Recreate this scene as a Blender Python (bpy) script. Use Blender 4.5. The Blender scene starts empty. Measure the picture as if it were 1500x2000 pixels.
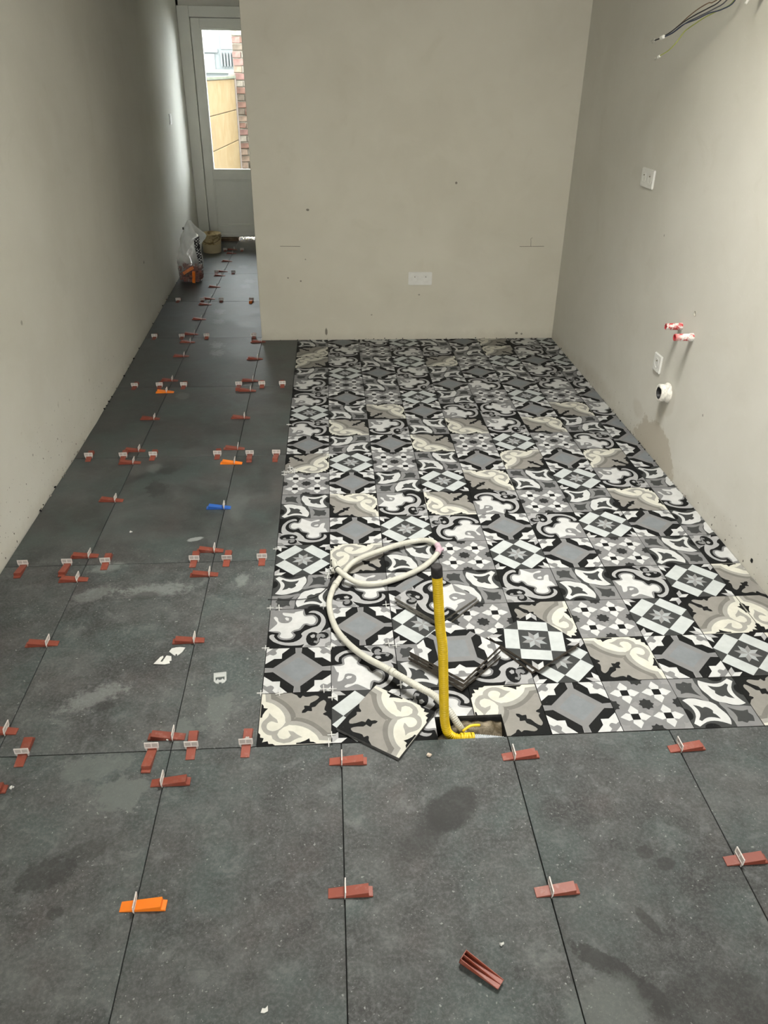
import bpy, bmesh, math, random
from mathutils import Vector, Matrix
from mathutils.geometry import delaunay_2d_cdt
from mathutils import noise as mnoise

random.seed(7)
S = bpy.context.scene
COL = S.collection

# ------------------------------------------------------------------ camera
cam_data = bpy.data.cameras.new('camera')
cam_data.sensor_fit = 'VERTICAL'
cam_data.sensor_height = 36.0
cam_data.lens = 36.0 * 1504.94 / 2000.0
cam_data.clip_start = 0.02
cam = bpy.data.objects.new('camera', cam_data)
COL.objects.link(cam)
def camera_matrix(pitch, roll, yaw, loc):
    c, s = math.cos, math.sin
    Rz = Matrix(((c(yaw), s(yaw), 0), (-s(yaw), c(yaw), 0), (0, 0, 1)))
    B = Matrix(((1, 0, 0), (0, 0, -1), (0, 1, 0)))
    Rx = Matrix(((1, 0, 0), (0, c(pitch), -s(pitch)), (0, s(pitch), c(pitch))))
    Ry = Matrix(((c(roll), -s(roll), 0), (s(roll), c(roll), 0), (0, 0, 1)))
    R = Ry @ Rx @ B @ Rz                       # world -> camera (x right, y down, z forward)
    M = R.transposed() @ Matrix(((1, 0, 0), (0, -1, 0), (0, 0, -1)))
    return Matrix.Translation(loc) @ M.to_4x4()
cam.matrix_world = camera_matrix(0.521414, 0.014039, -0.072741, (0.223160, -1.486261, 1.568040))
S.camera = cam

# ------------------------------------------------------------------ sky, daylight, exposure
world = bpy.data.worlds.new('overcast_sky')
S.world = world
world.use_nodes = True
wn = world.node_tree.nodes
wn['Background'].inputs[0].default_value = (0.93, 0.97, 1.0, 1)
wn['Background'].inputs[1].default_value = 24.0

SKY_X0, SKY_X1, SKY_Y0, SKY_Y1 = 0.34, 1.15, 0.10, 1.25      # rooflight opening in the ceiling
CEIL_Z, SHAFT_Z = 2.52, 3.65
def area_light(name, loc, rot, sx, sy, power, color):
    l = bpy.data.lights.new(name, 'AREA')
    l.shape = 'RECTANGLE'; l.size = sx; l.size_y = sy; l.energy = power; l.color = color
    o = bpy.data.objects.new(name, l); COL.objects.link(o)
    o.location = loc; o.rotation_euler = rot
    return o
area_light('rooflight_daylight', ((SKY_X0 + SKY_X1) / 2, (SKY_Y0 + SKY_Y1) / 2, SHAFT_Z - 0.02), (0, 0, 0),
           SKY_X1 - SKY_X0 - 0.04, SKY_Y1 - SKY_Y0 - 0.04, 172.0, (1.0, 0.992, 0.970))
area_light('rear_window_daylight', (0.4, -3.9, 1.45), (math.radians(90), 0, 0), 2.0, 1.7, 82.0, (1.0, 0.99, 0.97))

S.view_settings.view_transform = 'Standard'
S.view_settings.look = 'None'
S.view_settings.gamma = 1.0
S.view_settings.exposure = 0.0
S.view_settings.use_curve_mapping = False
S.cycles.use_denoising = True
S.cycles.max_bounces = 8
S.cycles.diffuse_bounces = 5
S.cycles.transparent_max_bounces = 12

# ------------------------------------------------------------------ material helpers
class NT:
    def __init__(self, name):
        self.m = bpy.data.materials.new(name); self.m.use_nodes = True
        self.t = self.m.node_tree; self.t.nodes.clear()
        self.out = self.t.nodes.new('ShaderNodeOutputMaterial')
    def n(self, kind, **kw):
        nd = self.t.nodes.new(kind)
        for k, v in kw.items(): setattr(nd, k, v)
        return nd
    def link(self, a, b): self.t.links.new(a, b)
    def setin(self, sock, v):
        if isinstance(v, bpy.types.NodeSocket): self.link(v, sock)
        else: sock.default_value = v
    def pos(self): return self.n('ShaderNodeNewGeometry').outputs['Position']
    def objc(self): return self.n('ShaderNodeTexCoord').outputs['Object']
    def rnd(self): return self.n('ShaderNodeObjectInfo').outputs['Random']
    def vmath(self, op, a, b=None):
        nd = self.n('ShaderNodeVectorMath', operation=op)
        self.setin(nd.inputs[0], a)
        if b is not None: self.setin(nd.inputs[1], b)
        return nd.outputs['Value'] if op in ('LENGTH', 'DOT_PRODUCT', 'DISTANCE') else nd.outputs[0]
    def scale(self, a, f):
        nd = self.n('ShaderNodeVectorMath', operation='SCALE'); self.setin(nd.inputs[0], a); self.setin(nd.inputs['Scale'], f)
        return nd.outputs[0]
    def math(self, op, a, b=0.0, clamp=False):
        nd = self.n('ShaderNodeMath', operation=op, use_clamp=clamp)
        self.setin(nd.inputs[0], a); self.setin(nd.inputs[1], b)
        return nd.outputs[0]
    def noise(self, vec, scale, detail=4.0, rough=0.55, dist=0.0, color=False):
        nd = self.n('ShaderNodeTexNoise')
        self.link(vec, nd.inputs['Vector']); nd.inputs['Scale'].default_value = scale
        nd.inputs['Detail'].default_value = detail; nd.inputs['Roughness'].default_value = rough
        nd.inputs['Distortion'].default_value = dist
        return nd.outputs['Color' if color else 'Fac']
    def ramp(self, v, a, b, lo=0.0, hi=1.0, smooth=True):
        nd = self.n('ShaderNodeMapRange', interpolation_type='SMOOTHSTEP' if smooth else 'LINEAR')
        self.setin(nd.inputs['Value'], v)
        for k, x in zip(('From Min', 'From Max', 'To Min', 'To Max'), (a, b, lo, hi)): nd.inputs[k].default_value = x
        return nd.outputs['Result']
    def mix(self, fac, a, b, mode='MIX'):
        nd = self.n('ShaderNodeMix', data_type='RGBA', blend_type=mode)
        self.setin(nd.inputs['Factor'], fac)
        for s, v in ((nd.inputs['A'], a), (nd.inputs['B'], b)):
            if not isinstance(v, bpy.types.NodeSocket) and len(v) == 3: v = (*v, 1)
            self.setin(s, v)
        return nd.outputs['Result']
    def mapping(self, vec, loc=(0, 0, 0), rot=(0, 0, 0), sc=(1, 1, 1), kind='TEXTURE'):
        nd = self.n('ShaderNodeMapping', vector_type=kind)
        self.link(vec, nd.inputs['Vector'])
        nd.inputs['Location'].default_value = loc; nd.inputs['Rotation'].default_value = rot; nd.inputs['Scale'].default_value = sc
        return nd.outputs[0]
    def swap(self, vec, order):
        sp = self.n('ShaderNodeSeparateXYZ'); self.link(vec, sp.inputs[0])
        cb = self.n('ShaderNodeCombineXYZ')
        for i, k in enumerate(order):
            if k is not None: self.link(sp.outputs[k], cb.inputs[i])
        return cb.outputs[0]
    def comp(self, vec, i):
        sp = self.n('ShaderNodeSeparateXYZ'); self.link(vec, sp.inputs[0]); return sp.outputs[i]
    def blob(self, vec, c, r, ang=0.0, soft=0.4, jitter=None, amp=0.0):
        """soft-edged irregular patch: 1 inside, 0 outside"""
        v = self.mapping(vec, (c[0], c[1], 0), (0, 0, ang), (r[0], r[1], 1))
        v = self.swap(v, (0, 1, None))
        d = self.vmath('LENGTH', v)
        if jitter is not None:
            d = self.math('ADD', d, self.math('MULTIPLY', self.math('SUBTRACT', jitter, 0.5), amp))
        return self.ramp(d, 1.0, 1.0 - soft)
    def bump(self, h, strength=0.2, dist=0.002):
        nd = self.n('ShaderNodeBump'); self.link(h, nd.inputs['Height'])
        nd.inputs['Strength'].default_value = strength; nd.inputs['Distance'].default_value = dist
        return nd.outputs[0]
    def done(self, col, rough=0.6, spec=0.4, normal=None, metal=0.0, trans=None):
        p = self.n('ShaderNodeBsdfPrincipled')
        if not isinstance(col, bpy.types.NodeSocket) and len(col) == 3: col = (*col, 1)
        self.setin(p.inputs['Base Color'], col); self.setin(p.inputs['Roughness'], rough)
        p.inputs['Specular IOR Level'].default_value = spec; p.inputs['Metallic'].default_value = metal
        if normal is not None: self.link(normal, p.inputs['Normal'])
        sh = p.outputs[0]
        if trans is not None:                       # see-through share (clear plastic)
            tr = self.n('ShaderNodeBsdfTransparent'); mx = self.n('ShaderNodeMixShader')
            self.setin(mx.inputs[0], trans); self.link(sh, mx.inputs[1]); self.link(tr.outputs[0], mx.inputs[2]); sh = mx.outputs[0]
        self.link(sh, self.out.inputs['Surface'])
        return self.m

def plain(name, col, rough=0.5, spec=0.4, var=0.08, vscale=30.0, metal=0.0, bump=0.0, trans=None):
    t = NT(name); p = t.objc()
    nz = t.noise(p, vscale, 5.0, 0.6)
    c = t.mix(t.ramp(nz, 0.3, 0.7), tuple(x * (1 - var) for x in col), tuple(min(1, x * (1 + var)) for x in col))
    return t.done(c, rough, spec, t.bump(nz, bump, 0.001) if bump else None, metal, trans)

# grey stoneware floor tile : clouded stone, dusty flecks, wet marks and cement wash where the photo has them
def stone_material():
    t = NT('grey_stone_tile'); P = t.pos()
    off = t.scale(t.n('ShaderNodeObjectInfo').outputs['Random'], 1.0) if False else None
    cmb = t.n('ShaderNodeCombineXYZ'); r = t.rnd()
    t.link(t.math('MULTIPLY', r, 37.0), cmb.inputs[0]); t.link(t.math('MULTIPLY', r, 91.0), cmb.inputs[1])
    Q = t.vmath('ADD', P, cmb.outputs[0])
    y = t.comp(P, 1)
    dusty = t.ramp(y, 1.15, 0.75)                                  # dust lies on the front tiles only
    big = t.noise(Q, 3.4, 7.0, 0.64, 0.7)
    mid = t.noise(Q, 15.0, 9.0, 0.75, 0.4)
    fine = t.noise(Q, 120.0, 5.0, 0.72)
    tint = t.noise(Q, 4.2, 4.0, 0.55)
    c = t.mix(t.ramp(big, 0.30, 0.70), (0.034, 0.0355, 0.0345), (0.088, 0.0935, 0.091))
    c = t.mix(t.math('MULTIPLY', t.ramp(tint, 0.44, 0.66), 0.8), c, (0.060, 0.079, 0.075))
    c = t.mix(t.math('MULTIPLY', t.ramp(tint, 0.45, 0.28), 0.7), c, (0.067, 0.060, 0.058))
    m = t.math('ADD', t.math('MULTIPLY', dusty, 0.52), 0.22)
    c = t.mix(t.math('MULTIPLY', t.ramp(mid, 0.50, 0.68), t.math('MULTIPLY', m, 0.8)), c, (0.140, 0.153, 0.149))
    c = t.mix(t.math('MULTIPLY', t.ramp(mid, 0.50, 0.34), t.math('MULTIPLY', m, 0.75)), c, (0.028, 0.029, 0.0285))
    c = t.mix(t.math('MULTIPLY', t.ramp(fine, 0.42, 0.66), t.math('ADD', t.math('MULTIPLY', dusty, 0.22), 0.06)), c, (0.19, 0.196, 0.19))
    # pale flecks and fine scuffs
    fl = t.noise(Q, 130.0, 3.0, 0.6); fm = t.noise(Q, 6.5, 4.0, 0.65)
    fk = t.math('MULTIPLY', t.ramp(fl, 0.635, 0.70), t.ramp(fm, 0.45, 0.60))
    c = t.mix(t.math('MULTIPLY', fk, t.math('ADD', t.math('MULTIPLY', dusty, 0.62), 0.10)), c, (0.34, 0.36, 0.34))
    f2 = t.noise(Q, 85.0, 2.5, 0.5)
    c = t.mix(t.math('MULTIPLY', t.ramp(f2, 0.69, 0.725), t.math('ADD', t.math('MULTIPLY', dusty, 0.5), 0.1)), c, (0.30, 0.32, 0.30))
    for (ra, sc_, th) in ((0.7, 70.0, 0.67), (-0.9, 85.0, 0.68), (0.1, 60.0, 0.69)):
        sv = t.mapping(Q, (0, 0, 0), (0, 0, ra), (1.0, 0.13, 1.0))
        sn = t.noise(sv, sc_, 2.0, 0.5)
        c = t.mix(t.math('MULTIPLY', t.ramp(sn, th, th + 0.05), t.math('MULTIPLY', dusty, 0.30)), c, (0.22, 0.235, 0.22))
    tone = t.ramp(r, 0.0, 1.0, 0.78, 0.92, smooth=False)
    tn = t.n('ShaderNodeVectorMath', operation='SCALE'); t.link(c, tn.inputs[0]); t.link(tone, tn.inputs['Scale']); c = tn.outputs[0]
    jit = t.noise(P, 16.0, 8.0, 0.72, 0.3); jit2 = t.noise(P, 40.0, 6.0, 0.75)
    def st(c, ctr, rad, ang, colr, amt, soft=0.35, j=None, amp=1.8):
        b = t.blob(P, ctr, rad, ang, soft, jit if j is None else j, amp)
        return t.mix(t.math('MULTIPLY', b, amt), c, colr)
    wet, wash, chalk = (0.022, 0.022, 0.021), (0.115, 0.128, 0.121), (0.27, 0.285, 0.275)
    # the big damp patch before the hole, its tail, and the grey run at the right
    c = st(c, (0.492, -0.228), (0.088, 0.058), 0.72, wet, 0.75, 0.25, jit, 0.9)
    c = st(c, (0.415, -0.305), (0.125, 0.055), 0.75, wet, 0.60, 0.75, jit2, 1.6)
    c = st(c, (0.350, -0.300), (0.16, 0.10), 0.3, wet, 0.18, 0.7)
    c = st(c, (0.752, -0.620), (0.085, 0.026), -0.62, wet, 0.75, 0.25, jit2, 1.6)
    c = st(c, (0.815, -0.685), (0.055, 0.030), -0.9, wet, 0.70, 0.3, jit2, 1.6)
    c = st(c, (1.020, -0.760), (0.24, 0.11), -0.25, wet, 0.42, 0.10, jit, 0.9)
    c = st(c, (0.730, -0.720), (0.10, 0.09), -0.4, wash, 0.45, 0.4)
    c = st(c, (0.868, -0.535), (0.014, 0.040), 0.5, wet, 0.6, 0.25, jit2, 0.8)
    c = st(c, (0.922, -0.372), (0.022, 0.020), 0, wet, 0.55, 0.3, jit2, 1.2)
    c = st(c, (0.960, -0.405), (0.026, 0.018), 0.3, wet, 0.6, 0.25, jit2, 1.0)
    c = st(c, (-0.440, -0.352), (0.070, 0.048), 0.3, wet, 0.6, 0.3, jit2, 2.2)
    c = st(c, (-0.392, -0.447), (0.020, 0.018), 0, wet, 0.55, 0.3, jit2, 1.2)
    c = st(c, (-0.365, -0.300), (0.06, 0.03), 0.4, wet, 0.4, 0.3, jit2, 2.2)
    c = st(c, (-0.318, -0.135), (0.075, 0.060), 0.4, wash, 0.7, 0.3, jit, 3.0)
    c = st(c, (-0.410, -0.050), (0.095, 0.045), 0.2, wash, 0.55, 0.3, jit, 3.4)
    c = st(c, (-0.116, 0.150), (0.040, 0.085), -0.3, wash, 0.6, 0.3, jit, 3.0)
    c = st(c, (-0.205, 0.070), (0.028, 0.05), 0.0, wash, 0.7, 0.3, jit, 2.6)
    c = st(c, (-0.480, 0.210), (0.12, 0.05), 0.5, chalk, 0.35, 0.6, jit2, 2.6)
    c = st(c, (-0.440, 0.175), (0.035, 0.025), 0, wet, 0.6, 0.4, jit2, 1.5)
    c = st(c, (-0.400, 0.730), (0.17, 0.05), 0.1, chalk, 0.42, 0.7, jit2, 2.8)
    c = st(c, (-0.430, 0.700), (0.060, 0.030), 0.2, wet, 0.6, 0.5, jit2, 2.4)
    c = st(c, (-0.600, 0.720), (0.10, 0.05), 0.6, chalk, 0.3, 0.6, jit2, 2.6)
    c = st(c, (-0.315, 1.060), (0.035, 0.016), 0.35, chalk, 0.8, 0.3, jit2, 0.9)
    c = st(c, (-0.110, 0.780), (0.028, 0.05), 0.0, chalk, 0.35, 0.5, jit2, 2.0)
    c = st(c, (-0.600, 0.880), (0.07, 0.04), 0.3, chalk, 0.35, 0.5, jit2, 2.0)
    c = st(c, (-0.538, 1.480), (0.050, 0.085), 0.2, wet, 0.55, 0.3, jit2, 2.2)
    c = st(c, (-0.520, 1.650), (0.050, 0.040), 0.2, wet, 0.5, 0.3, jit2, 1.8)
    c = st(c, (-0.585, 1.680), (0.040, 0.060), 0.2, chalk, 0.18, 0.6)
    c = st(c, (-0.175, 1.330), (0.05, 0.16), 0.0, wash, 0.3, 0.5)
    c = st(c, (-0.600, 2.560), (0.045, 0.07), 0.0, chalk, 0.22, 0.6)
    for (sx, sy) in ((-0.50, 3.30), (-0.52, 3.46), (-0.57, 4.00), (-0.60, 4.26), (-0.47, 5.02), (-0.46, 5.20), (-0.56, 5.75)):
        c = st(c, (sx, sy), (0.050, 0.080), 0.2, chalk, 0.30, 0.4, jit2, 3.6)
    c = st(c, (-0.50, 6.25), (0.13, 0.20), 0.2, wet, 0.7, 0.4, jit2, 2.4)
    rough = t.math('ADD', t.ramp(big, 0.3, 0.7, 0.40, 0.48), t.math('MULTIPLY', dusty, 0.34))
    nrm = t.bump(mid, 0.12, 0.0012)
    return t.done(c, rough, 0.42, nrm)
M_STONE = stone_material()

# printed colours of the patterned tiles (faint mottling like the photograph's)
TILE_COLS = {
 'white': (0.450, 0.455, 0.448), 'white_cool': (0.405, 0.428, 0.424), 'cream': (0.490, 0.480, 0.420),
 'taupe': (0.212, 0.203, 0.184), 'taupe_dark': (0.146, 0.140, 0.127), 'grey_warm': (0.262, 0.258, 0.236),
 'black': (0.0095, 0.0098, 0.0096), 'grey_dark': (0.043, 0.045, 0.044), 'grey_darker': (0.024, 0.0245, 0.024),
 'grey_mid': (0.170, 0.170, 0.170), 'grey_light': (0.300, 0.300, 0.298), 'grey_pale': (0.285, 0.302, 0.302),
 'grey_pale2': (0.205, 0.205, 0.203), 'grey_blue': (0.165, 0.168, 0.172), 'grey_blue_light': (0.165, 0.178, 0.186)}
COL_NAMES = list(TILE_COLS)
def tile_mat(k):
    t = NT('tile_print_' + k); P = t.pos(); c0 = TILE_COLS[k]
    nz = t.noise(P, 26.0, 5.0, 0.65); n2 = t.noise(P, 160.0, 2.0, 0.5)
    c = t.mix(t.ramp(nz, 0.3, 0.7), tuple(x * 0.93 for x in c0), tuple(min(0.86, x * 1.06) for x in c0))
    c = t.mix(t.math('MULTIPLY', t.ramp(n2, 0.70, 0.75), 0.12), c, (0.5, 0.5, 0.48))
    return t.done(c, 0.6, 0.07)
M_PRINT = [tile_mat(k) for k in COL_NAMES]
M_BODY = plain('tile_body', (0.085, 0.072, 0.058), 0.8, 0.2, 0.25, 60)
M_BODYLIGHT = plain('tile_body_beige', (0.19, 0.18, 0.155), 0.8, 0.2, 0.2, 60)
M_BODY2 = plain('tile_body_dark', (0.045, 0.045, 0.043), 0.8, 0.2, 0.2, 60)
M_BODYGREY = plain('tile_edge_grey', (0.08, 0.08, 0.078), 0.8, 0.2, 0.2, 60)
M_SCREED = plain('joint_mortar', (0.024, 0.024, 0.023), 0.9, 0.1, 0.3, 40)
M_MORTAR = None

def plaster(name, axes, spots=(), specks=None, damp=None, bounce_tint=1.0):
    """trowelled wall plaster; axes picks the two wall coordinates (horizontal, height)"""
    t = NT(name); P = t.pos(); W = t.swap(P, (axes[0], axes[1], None))
    big = t.noise(W, 1.3, 4.0, 0.55, 0.3); mid = t.noise(W, 5.0, 5.0, 0.6, 0.6); fine = t.noise(W, 70.0, 3.0, 0.6)
    c = t.mix(t.ramp(big, 0.3, 0.7), (0.625, 0.610, 0.555), (0.675, 0.662, 0.610))
    c = t.mix(t.math('MULTIPLY', t.ramp(mid, 0.45, 0.7), 0.35), c, (0.69, 0.68, 0.63))
    c = t.mix(t.math('MULTIPLY', t.ramp(mid, 0.42, 0.28), 0.25), c, (0.57, 0.55, 0.485))
    if bounce_tint != 1.0: c = t.mix(1.0, c, (1.02, 1.0, bounce_tint), 'MULTIPLY')
    h = t.comp(W, 1); jit = t.noise(W, 16.0, 5.0, 0.7); jf = t.noise(W, 60.0, 3.0, 0.6)
    low = t.ramp(t.math('ADD', h, t.math('MULTIPLY', jit, 0.10)), 0.13, 0.045)       # scuffed foot of the wall
    c = t.mix(t.math('MULTIPLY', low, 0.45), c, (0.50, 0.47, 0.40))
    if specks:
        s1 = t.noise(W, 34.0, 2.0, 0.4)
        near = t.math('MULTIPLY', t.ramp(h, specks[0], 0.02), t.ramp(t.comp(W, 0), specks[1], specks[2]))
        c = t.mix(t.math('MULTIPLY', t.ramp(s1, 0.715, 0.735), near), c, (0.10, 0.09, 0.075))
        s2 = t.noise(W, 90.0, 1.0, 0.3)
        c = t.mix(t.math('MULTIPLY', t.ramp(s2, 0.735, 0.75), t.math('MULTIPLY', near, 0.8)), c, (0.09, 0.08, 0.07))
        # pencil-thin scratches
        sv = t.mapping(W, (0, 0, 0), (0, 0, 0.5), (1.0, 0.07, 1.0)); sn = t.noise(sv, 26.0, 1.0, 0.3)
        c = t.mix(t.math('MULTIPLY', t.ramp(sn, 0.735, 0.75), 0.25), c, (0.86, 0.84, 0.78))
    if damp:
        for (cx, cz, rx, rz, ang, amt, soft, amp) in damp:
            b = t.blob(W, (cx, cz), (rx, rz), ang, soft, jit, amp)
            c = t.mix(t.math('MULTIPLY', b, amt), c, (0.46, 0.42, 0.345))
    for (cx, cz, rx, rz, amt, soft) in spots:
        b = t.blob(W, (cx, cz), (rx, rz), 0.0, soft, jf, 0.5)
        c = t.mix(t.math('MULTIPLY', b, amt), c, (0.13, 0.115, 0.09))
    return t.done(c, 0.78, 0.22, t.bump(t.math('ADD', mid, t.math('MULTIPLY', fine, 0.25)), 0.10, 0.004))
M_WALL_L = plaster('plaster_left', (1, 2), specks=(0.42, 4.2, 1.2),
                   spots=((3.95, 0.42, 0.02, 0.012, 0.7, 0.5), (1.55, 0.70, 0.012, 0.012, 0.5, 0.5)))
M_WALL_B = plaster('plaster_back', (0, 2), bounce_tint=0.94, spots=(  # same plaster, with yellowish bounce light put into its colour
    (0.095, 0.815, 0.012, 0.009, 0.8, 0.4), (1.005, 0.972, 0.009, 0.009, 0.8, 0.4), (-0.045, 0.405, 0.006, 0.006, 0.8, 0.4),
    (0.035, 0.385, 0.007, 0.006, 0.8, 0.4), (0.19, 0.055, 0.010, 0.030, 0.8, 0.4), (0.80, 0.295, 0.008, 0.006, 0.6, 0.4),
    (1.47, 0.035, 0.012, 0.010, 0.8, 0.4), (1.505, 0.03, 0.008, 0.008, 0.8, 0.4), (0.07, 0.52, 0.005, 0.005, 0.6, 0.4),
    (0.49, 0.165, 0.007, 0.006, 0.5, 0.4), (1.02, 0.12, 0.2, 0.09, 0.05, 0.9)))
M_WALL_R = plaster('plaster_right', (1, 2), specks=(0.16, 3.4, 2.0), damp=(
    (1.70, 0.00, 0.26, 0.175, 0.0, 0.80, 0.10, 0.9), (1.70, 0.23, 0.055, 0.14, 0.0, 0.35, 0.5, 0.6),
    (1.655, 0.305, 0.085, 0.085, 0.0, 0.28, 0.25, 0.4), (1.95, 0.14, 0.09, 0.05, 0.1, 0.25, 0.5, 0.9),
    (2.6, 0.06, 0.5, 0.06, 0.0, 0.3, 0.8, 0.9), (1.1, 0.07, 0.5, 0.05, 0.0, 0.2, 0.8, 0.9)),
    spots=((2.02, 0.94, 0.006, 0.006, 0.5, 0.4), (1.32, 0.37, 0.007, 0.007, 0.6, 0.4)))
M_WALL_N = plaster('plaster_plain', (0, 2))
M_CEIL = plaster('plaster_ceiling', (0, 1))

def wedge_mat(name, col, dust=0.35):
    t = NT(name); p = t.objc(); r = t.rnd()
    cmb = t.n('ShaderNodeCombineXYZ'); t.link(t.math('MULTIPLY', r, 23.0), cmb.inputs[0])
    q = t.vmath('ADD', p, cmb.outputs[0])
    nz = t.noise(q, 45.0, 5.0, 0.65); nb = t.noise(q, 160.0, 3.0, 0.6)
    c = t.mix(t.ramp(r, 0.0, 1.0, smooth=False), tuple(x * 0.86 for x in col), tuple(min(1, x * 1.12) for x in col))
    c = t.mix(t.math('MULTIPLY', t.ramp(nz, 0.52, 0.72), dust), c, (0.30, 0.17, 0.14))
    c = t.mix(t.math('MULTIPLY', t.ramp(nb, 0.70, 0.78), dust * 0.7), c, (0.48, 0.40, 0.37))
    return t.done(c, 0.45, 0.4)
M_RED = wedge_mat('wedge_red', (0.215, 0.050, 0.030))
M_ORANGE = wedge_mat('wedge_orange', (0.78, 0.190, 0.012), 0.05)
M_REDDUST = wedge_mat('wedge_red_dusty', (0.225, 0.058, 0.036), 0.45)
M_BLUE = wedge_mat('wedge_blue', (0.020, 0.095, 0.360), 0.12)
M_CLIP = plain('clip_white', (0.66, 0.62, 0.59), 0.42, 0.4, 0.04, 80)
M_CLIPIN = plain('clip_recess', (0.44, 0.41, 0.38), 0.5, 0.3, 0.04, 80)
M_CLEARCLIP = plain('clip_clear', (0.55, 0.57, 0.55), 0.25, 0.5, 0.05, 80, trans=0.25)
M_WHITE = plain('white_plastic', (0.78, 0.78, 0.75), 0.35, 0.45, 0.03, 40)
M_SPACER = plain('spacer_white', (0.52, 0.52, 0.50), 0.45, 0.4, 0.03, 80)
M_PVC = plain('door_pvc', (0.82, 0.82, 0.765), 0.38, 0.4, 0.02, 8)
M_DARK = plain('dark_gap', (0.02, 0.02, 0.02), 0.8, 0.1, 0.2, 30)
M_HOSE = plain('hose_ivory', (0.46, 0.45, 0.39), 0.5, 0.35, 0.10, 22)
M_PINK = plain('tape_pink', (0.46, 0.33, 0.38), 0.5, 0.3, 0.08, 60)
M_YELLOW = plain('gas_pipe_yellow', (0.66, 0.455, 0.006), 0.38, 0.45, 0.08, 18)
M_SILVER = plain('conduit_silver', (0.42, 0.45, 0.47), 0.3, 0.5, 0.06, 60)
M_BLACK = plain('black_plastic', (0.022, 0.022, 0.022), 0.5, 0.4, 0.3, 50)
M_PAPER = plain('white_scrap', (0.55, 0.55, 0.52), 0.7, 0.2, 0.05, 50)
M_CRUMB = plain('mortar_crumb', (0.62, 0.52, 0.42), 0.85, 0.15, 0.2, 90)
M_CEMENT = plain('grey_cement', (0.30, 0.28, 0.24), 0.9, 0.1, 0.3, 30, bump=0.5)
M_WOOD = plain('brown_sill', (0.15, 0.105, 0.065), 0.7, 0.2, 0.3, 12)

# ------------------------------------------------------------------ geometry helpers
def mesh_obj(name, bm, mats, parent=None, smooth=False):
    me = bpy.data.meshes.new(name)
    bmesh.ops.recalc_face_normals(bm, faces=bm.faces)
    bm.to_mesh(me); bm.free()
    for m in (mats if isinstance(mats, (list, tuple)) else [mats]): me.materials.append(m)
    if smooth:
        for f in me.polygons: f.use_smooth = True
    o = bpy.data.objects.new(name, me); COL.objects.link(o)
    if parent: o.parent = parent
    return o
def tag(o, label=None, cat=None, group=None, kind=None):
    if label: o['label'] = label
    if cat: o['category'] = cat
    if group: o['group'] = group
    if kind: o['kind'] = kind
    return o
def thing(name, label, cat, loc=(0, 0, 0), rz=0.0, group=None):
    o = bpy.data.objects.new(name, None); COL.objects.link(o)
    o.empty_display_size = 0.05; o.location = loc; o.rotation_euler = (0, 0, rz)
    return tag(o, label, cat, group)
def part(name, src, parent, mat=None):
    """another instance of a built mesh (shared data)"""
    o = bpy.data.objects.new(name, src); COL.objects.link(o); o.parent = parent
    return o
def box(bm, x0, x1, y0, y1, z0, z1, mi=0):
    v = [bm.verts.new(p) for p in ((x0, y0, z0), (x1, y0, z0), (x1, y1, z0), (x0, y1, z0), (x0, y0, z1), (x1, y0, z1), (x1, y1, z1), (x0, y1, z1))]
    for f in ((3, 2, 1, 0), (4, 5, 6, 7), (0, 1, 5, 4), (1, 2, 6, 5), (2, 3, 7, 6), (3, 0, 4, 7)):
        bm.faces.new([v[i] for i in f]).material_index = mi
    return v
def prism(bm, poly, axis, a, b, mi=0):
    """polygon in the plane normal to axis, extruded from a to b"""
    def P(p, t):
        q = list(p); q.insert(axis, t); return q
    lo = [bm.verts.new(P(p, a)) for p in poly]; hi = [bm.verts.new(P(p, b)) for p in poly]
    bm.faces.new(lo[::-1]).material_index = mi; bm.faces.new(hi).material_index = mi
    n = len(poly)
    for i in range(n): bm.faces.new((lo[i], lo[(i + 1) % n], hi[(i + 1) % n], hi[i])).material_index = mi
def bevel(bm, w, seg=1):
    bmesh.ops.bevel(bm, geom=list(bm.edges), offset=w, segments=seg, profile=0.5, affect='EDGES', clamp_overlap=True)
def smooth_path(pts, step):
    P = [Vector(p) for p in pts]; out = []
    for i in range(len(P) - 1):
        p0 = P[max(0, i - 1)]; p1 = P[i]; p2 = P[i + 1]; p3 = P[min(len(P) - 1, i + 2)]
        n = max(1, int((p2 - p1).length / step + 0.5))
        for k in range(n):
            t = k / n
            out.append(0.5 * ((2 * p1) + (p2 - p0) * t + (2 * p0 - 5 * p1 + 4 * p2 - p3) * t * t + (3 * p1 - p0 - 3 * p2 + p3) * t ** 3))
    out.append(P[-1]); return out
def tube(bm, pts, r, sides=10, rad=None, cap=True, mi=0):
    """rad: optional function(index, arc length) -> radius"""
    rings = []; up = Vector((0, 0, 1)); prev = None; s = 0.0
    for i, p in enumerate(pts):
        if i: s += (pts[i] - pts[i - 1]).length
        d = (pts[min(i + 1, len(pts) - 1)] - pts[max(i - 1, 0)]).normalized()
        if prev is None:
            a = d.cross(up)
            if a.length < 1e-3: a = d.cross(Vector((1, 0, 0)))
            a.normalize()
        else:
            a = prev - d * prev.dot(d); a.normalize()
        prev = a; b = d.cross(a)
        rr = rad(i, s) if rad else r
        rings.append([bm.verts.new(p + (a * math.cos(2 * math.pi * k / sides) + b * math.sin(2 * math.pi * k / sides)) * rr) for k in range(sides)])
    for i in range(len(rings) - 1):
        for k in range(sides):
            f = bm.faces.new((rings[i][k], rings[i][(k + 1) % sides], rings[i + 1][(k + 1) % sides], rings[i + 1][k]))
            f.material_index = mi; f.smooth = True
    if cap:
        bm.faces.new(rings[0][::-1]).material_index = mi; bm.faces.new(rings[-1]).material_index = mi
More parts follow.
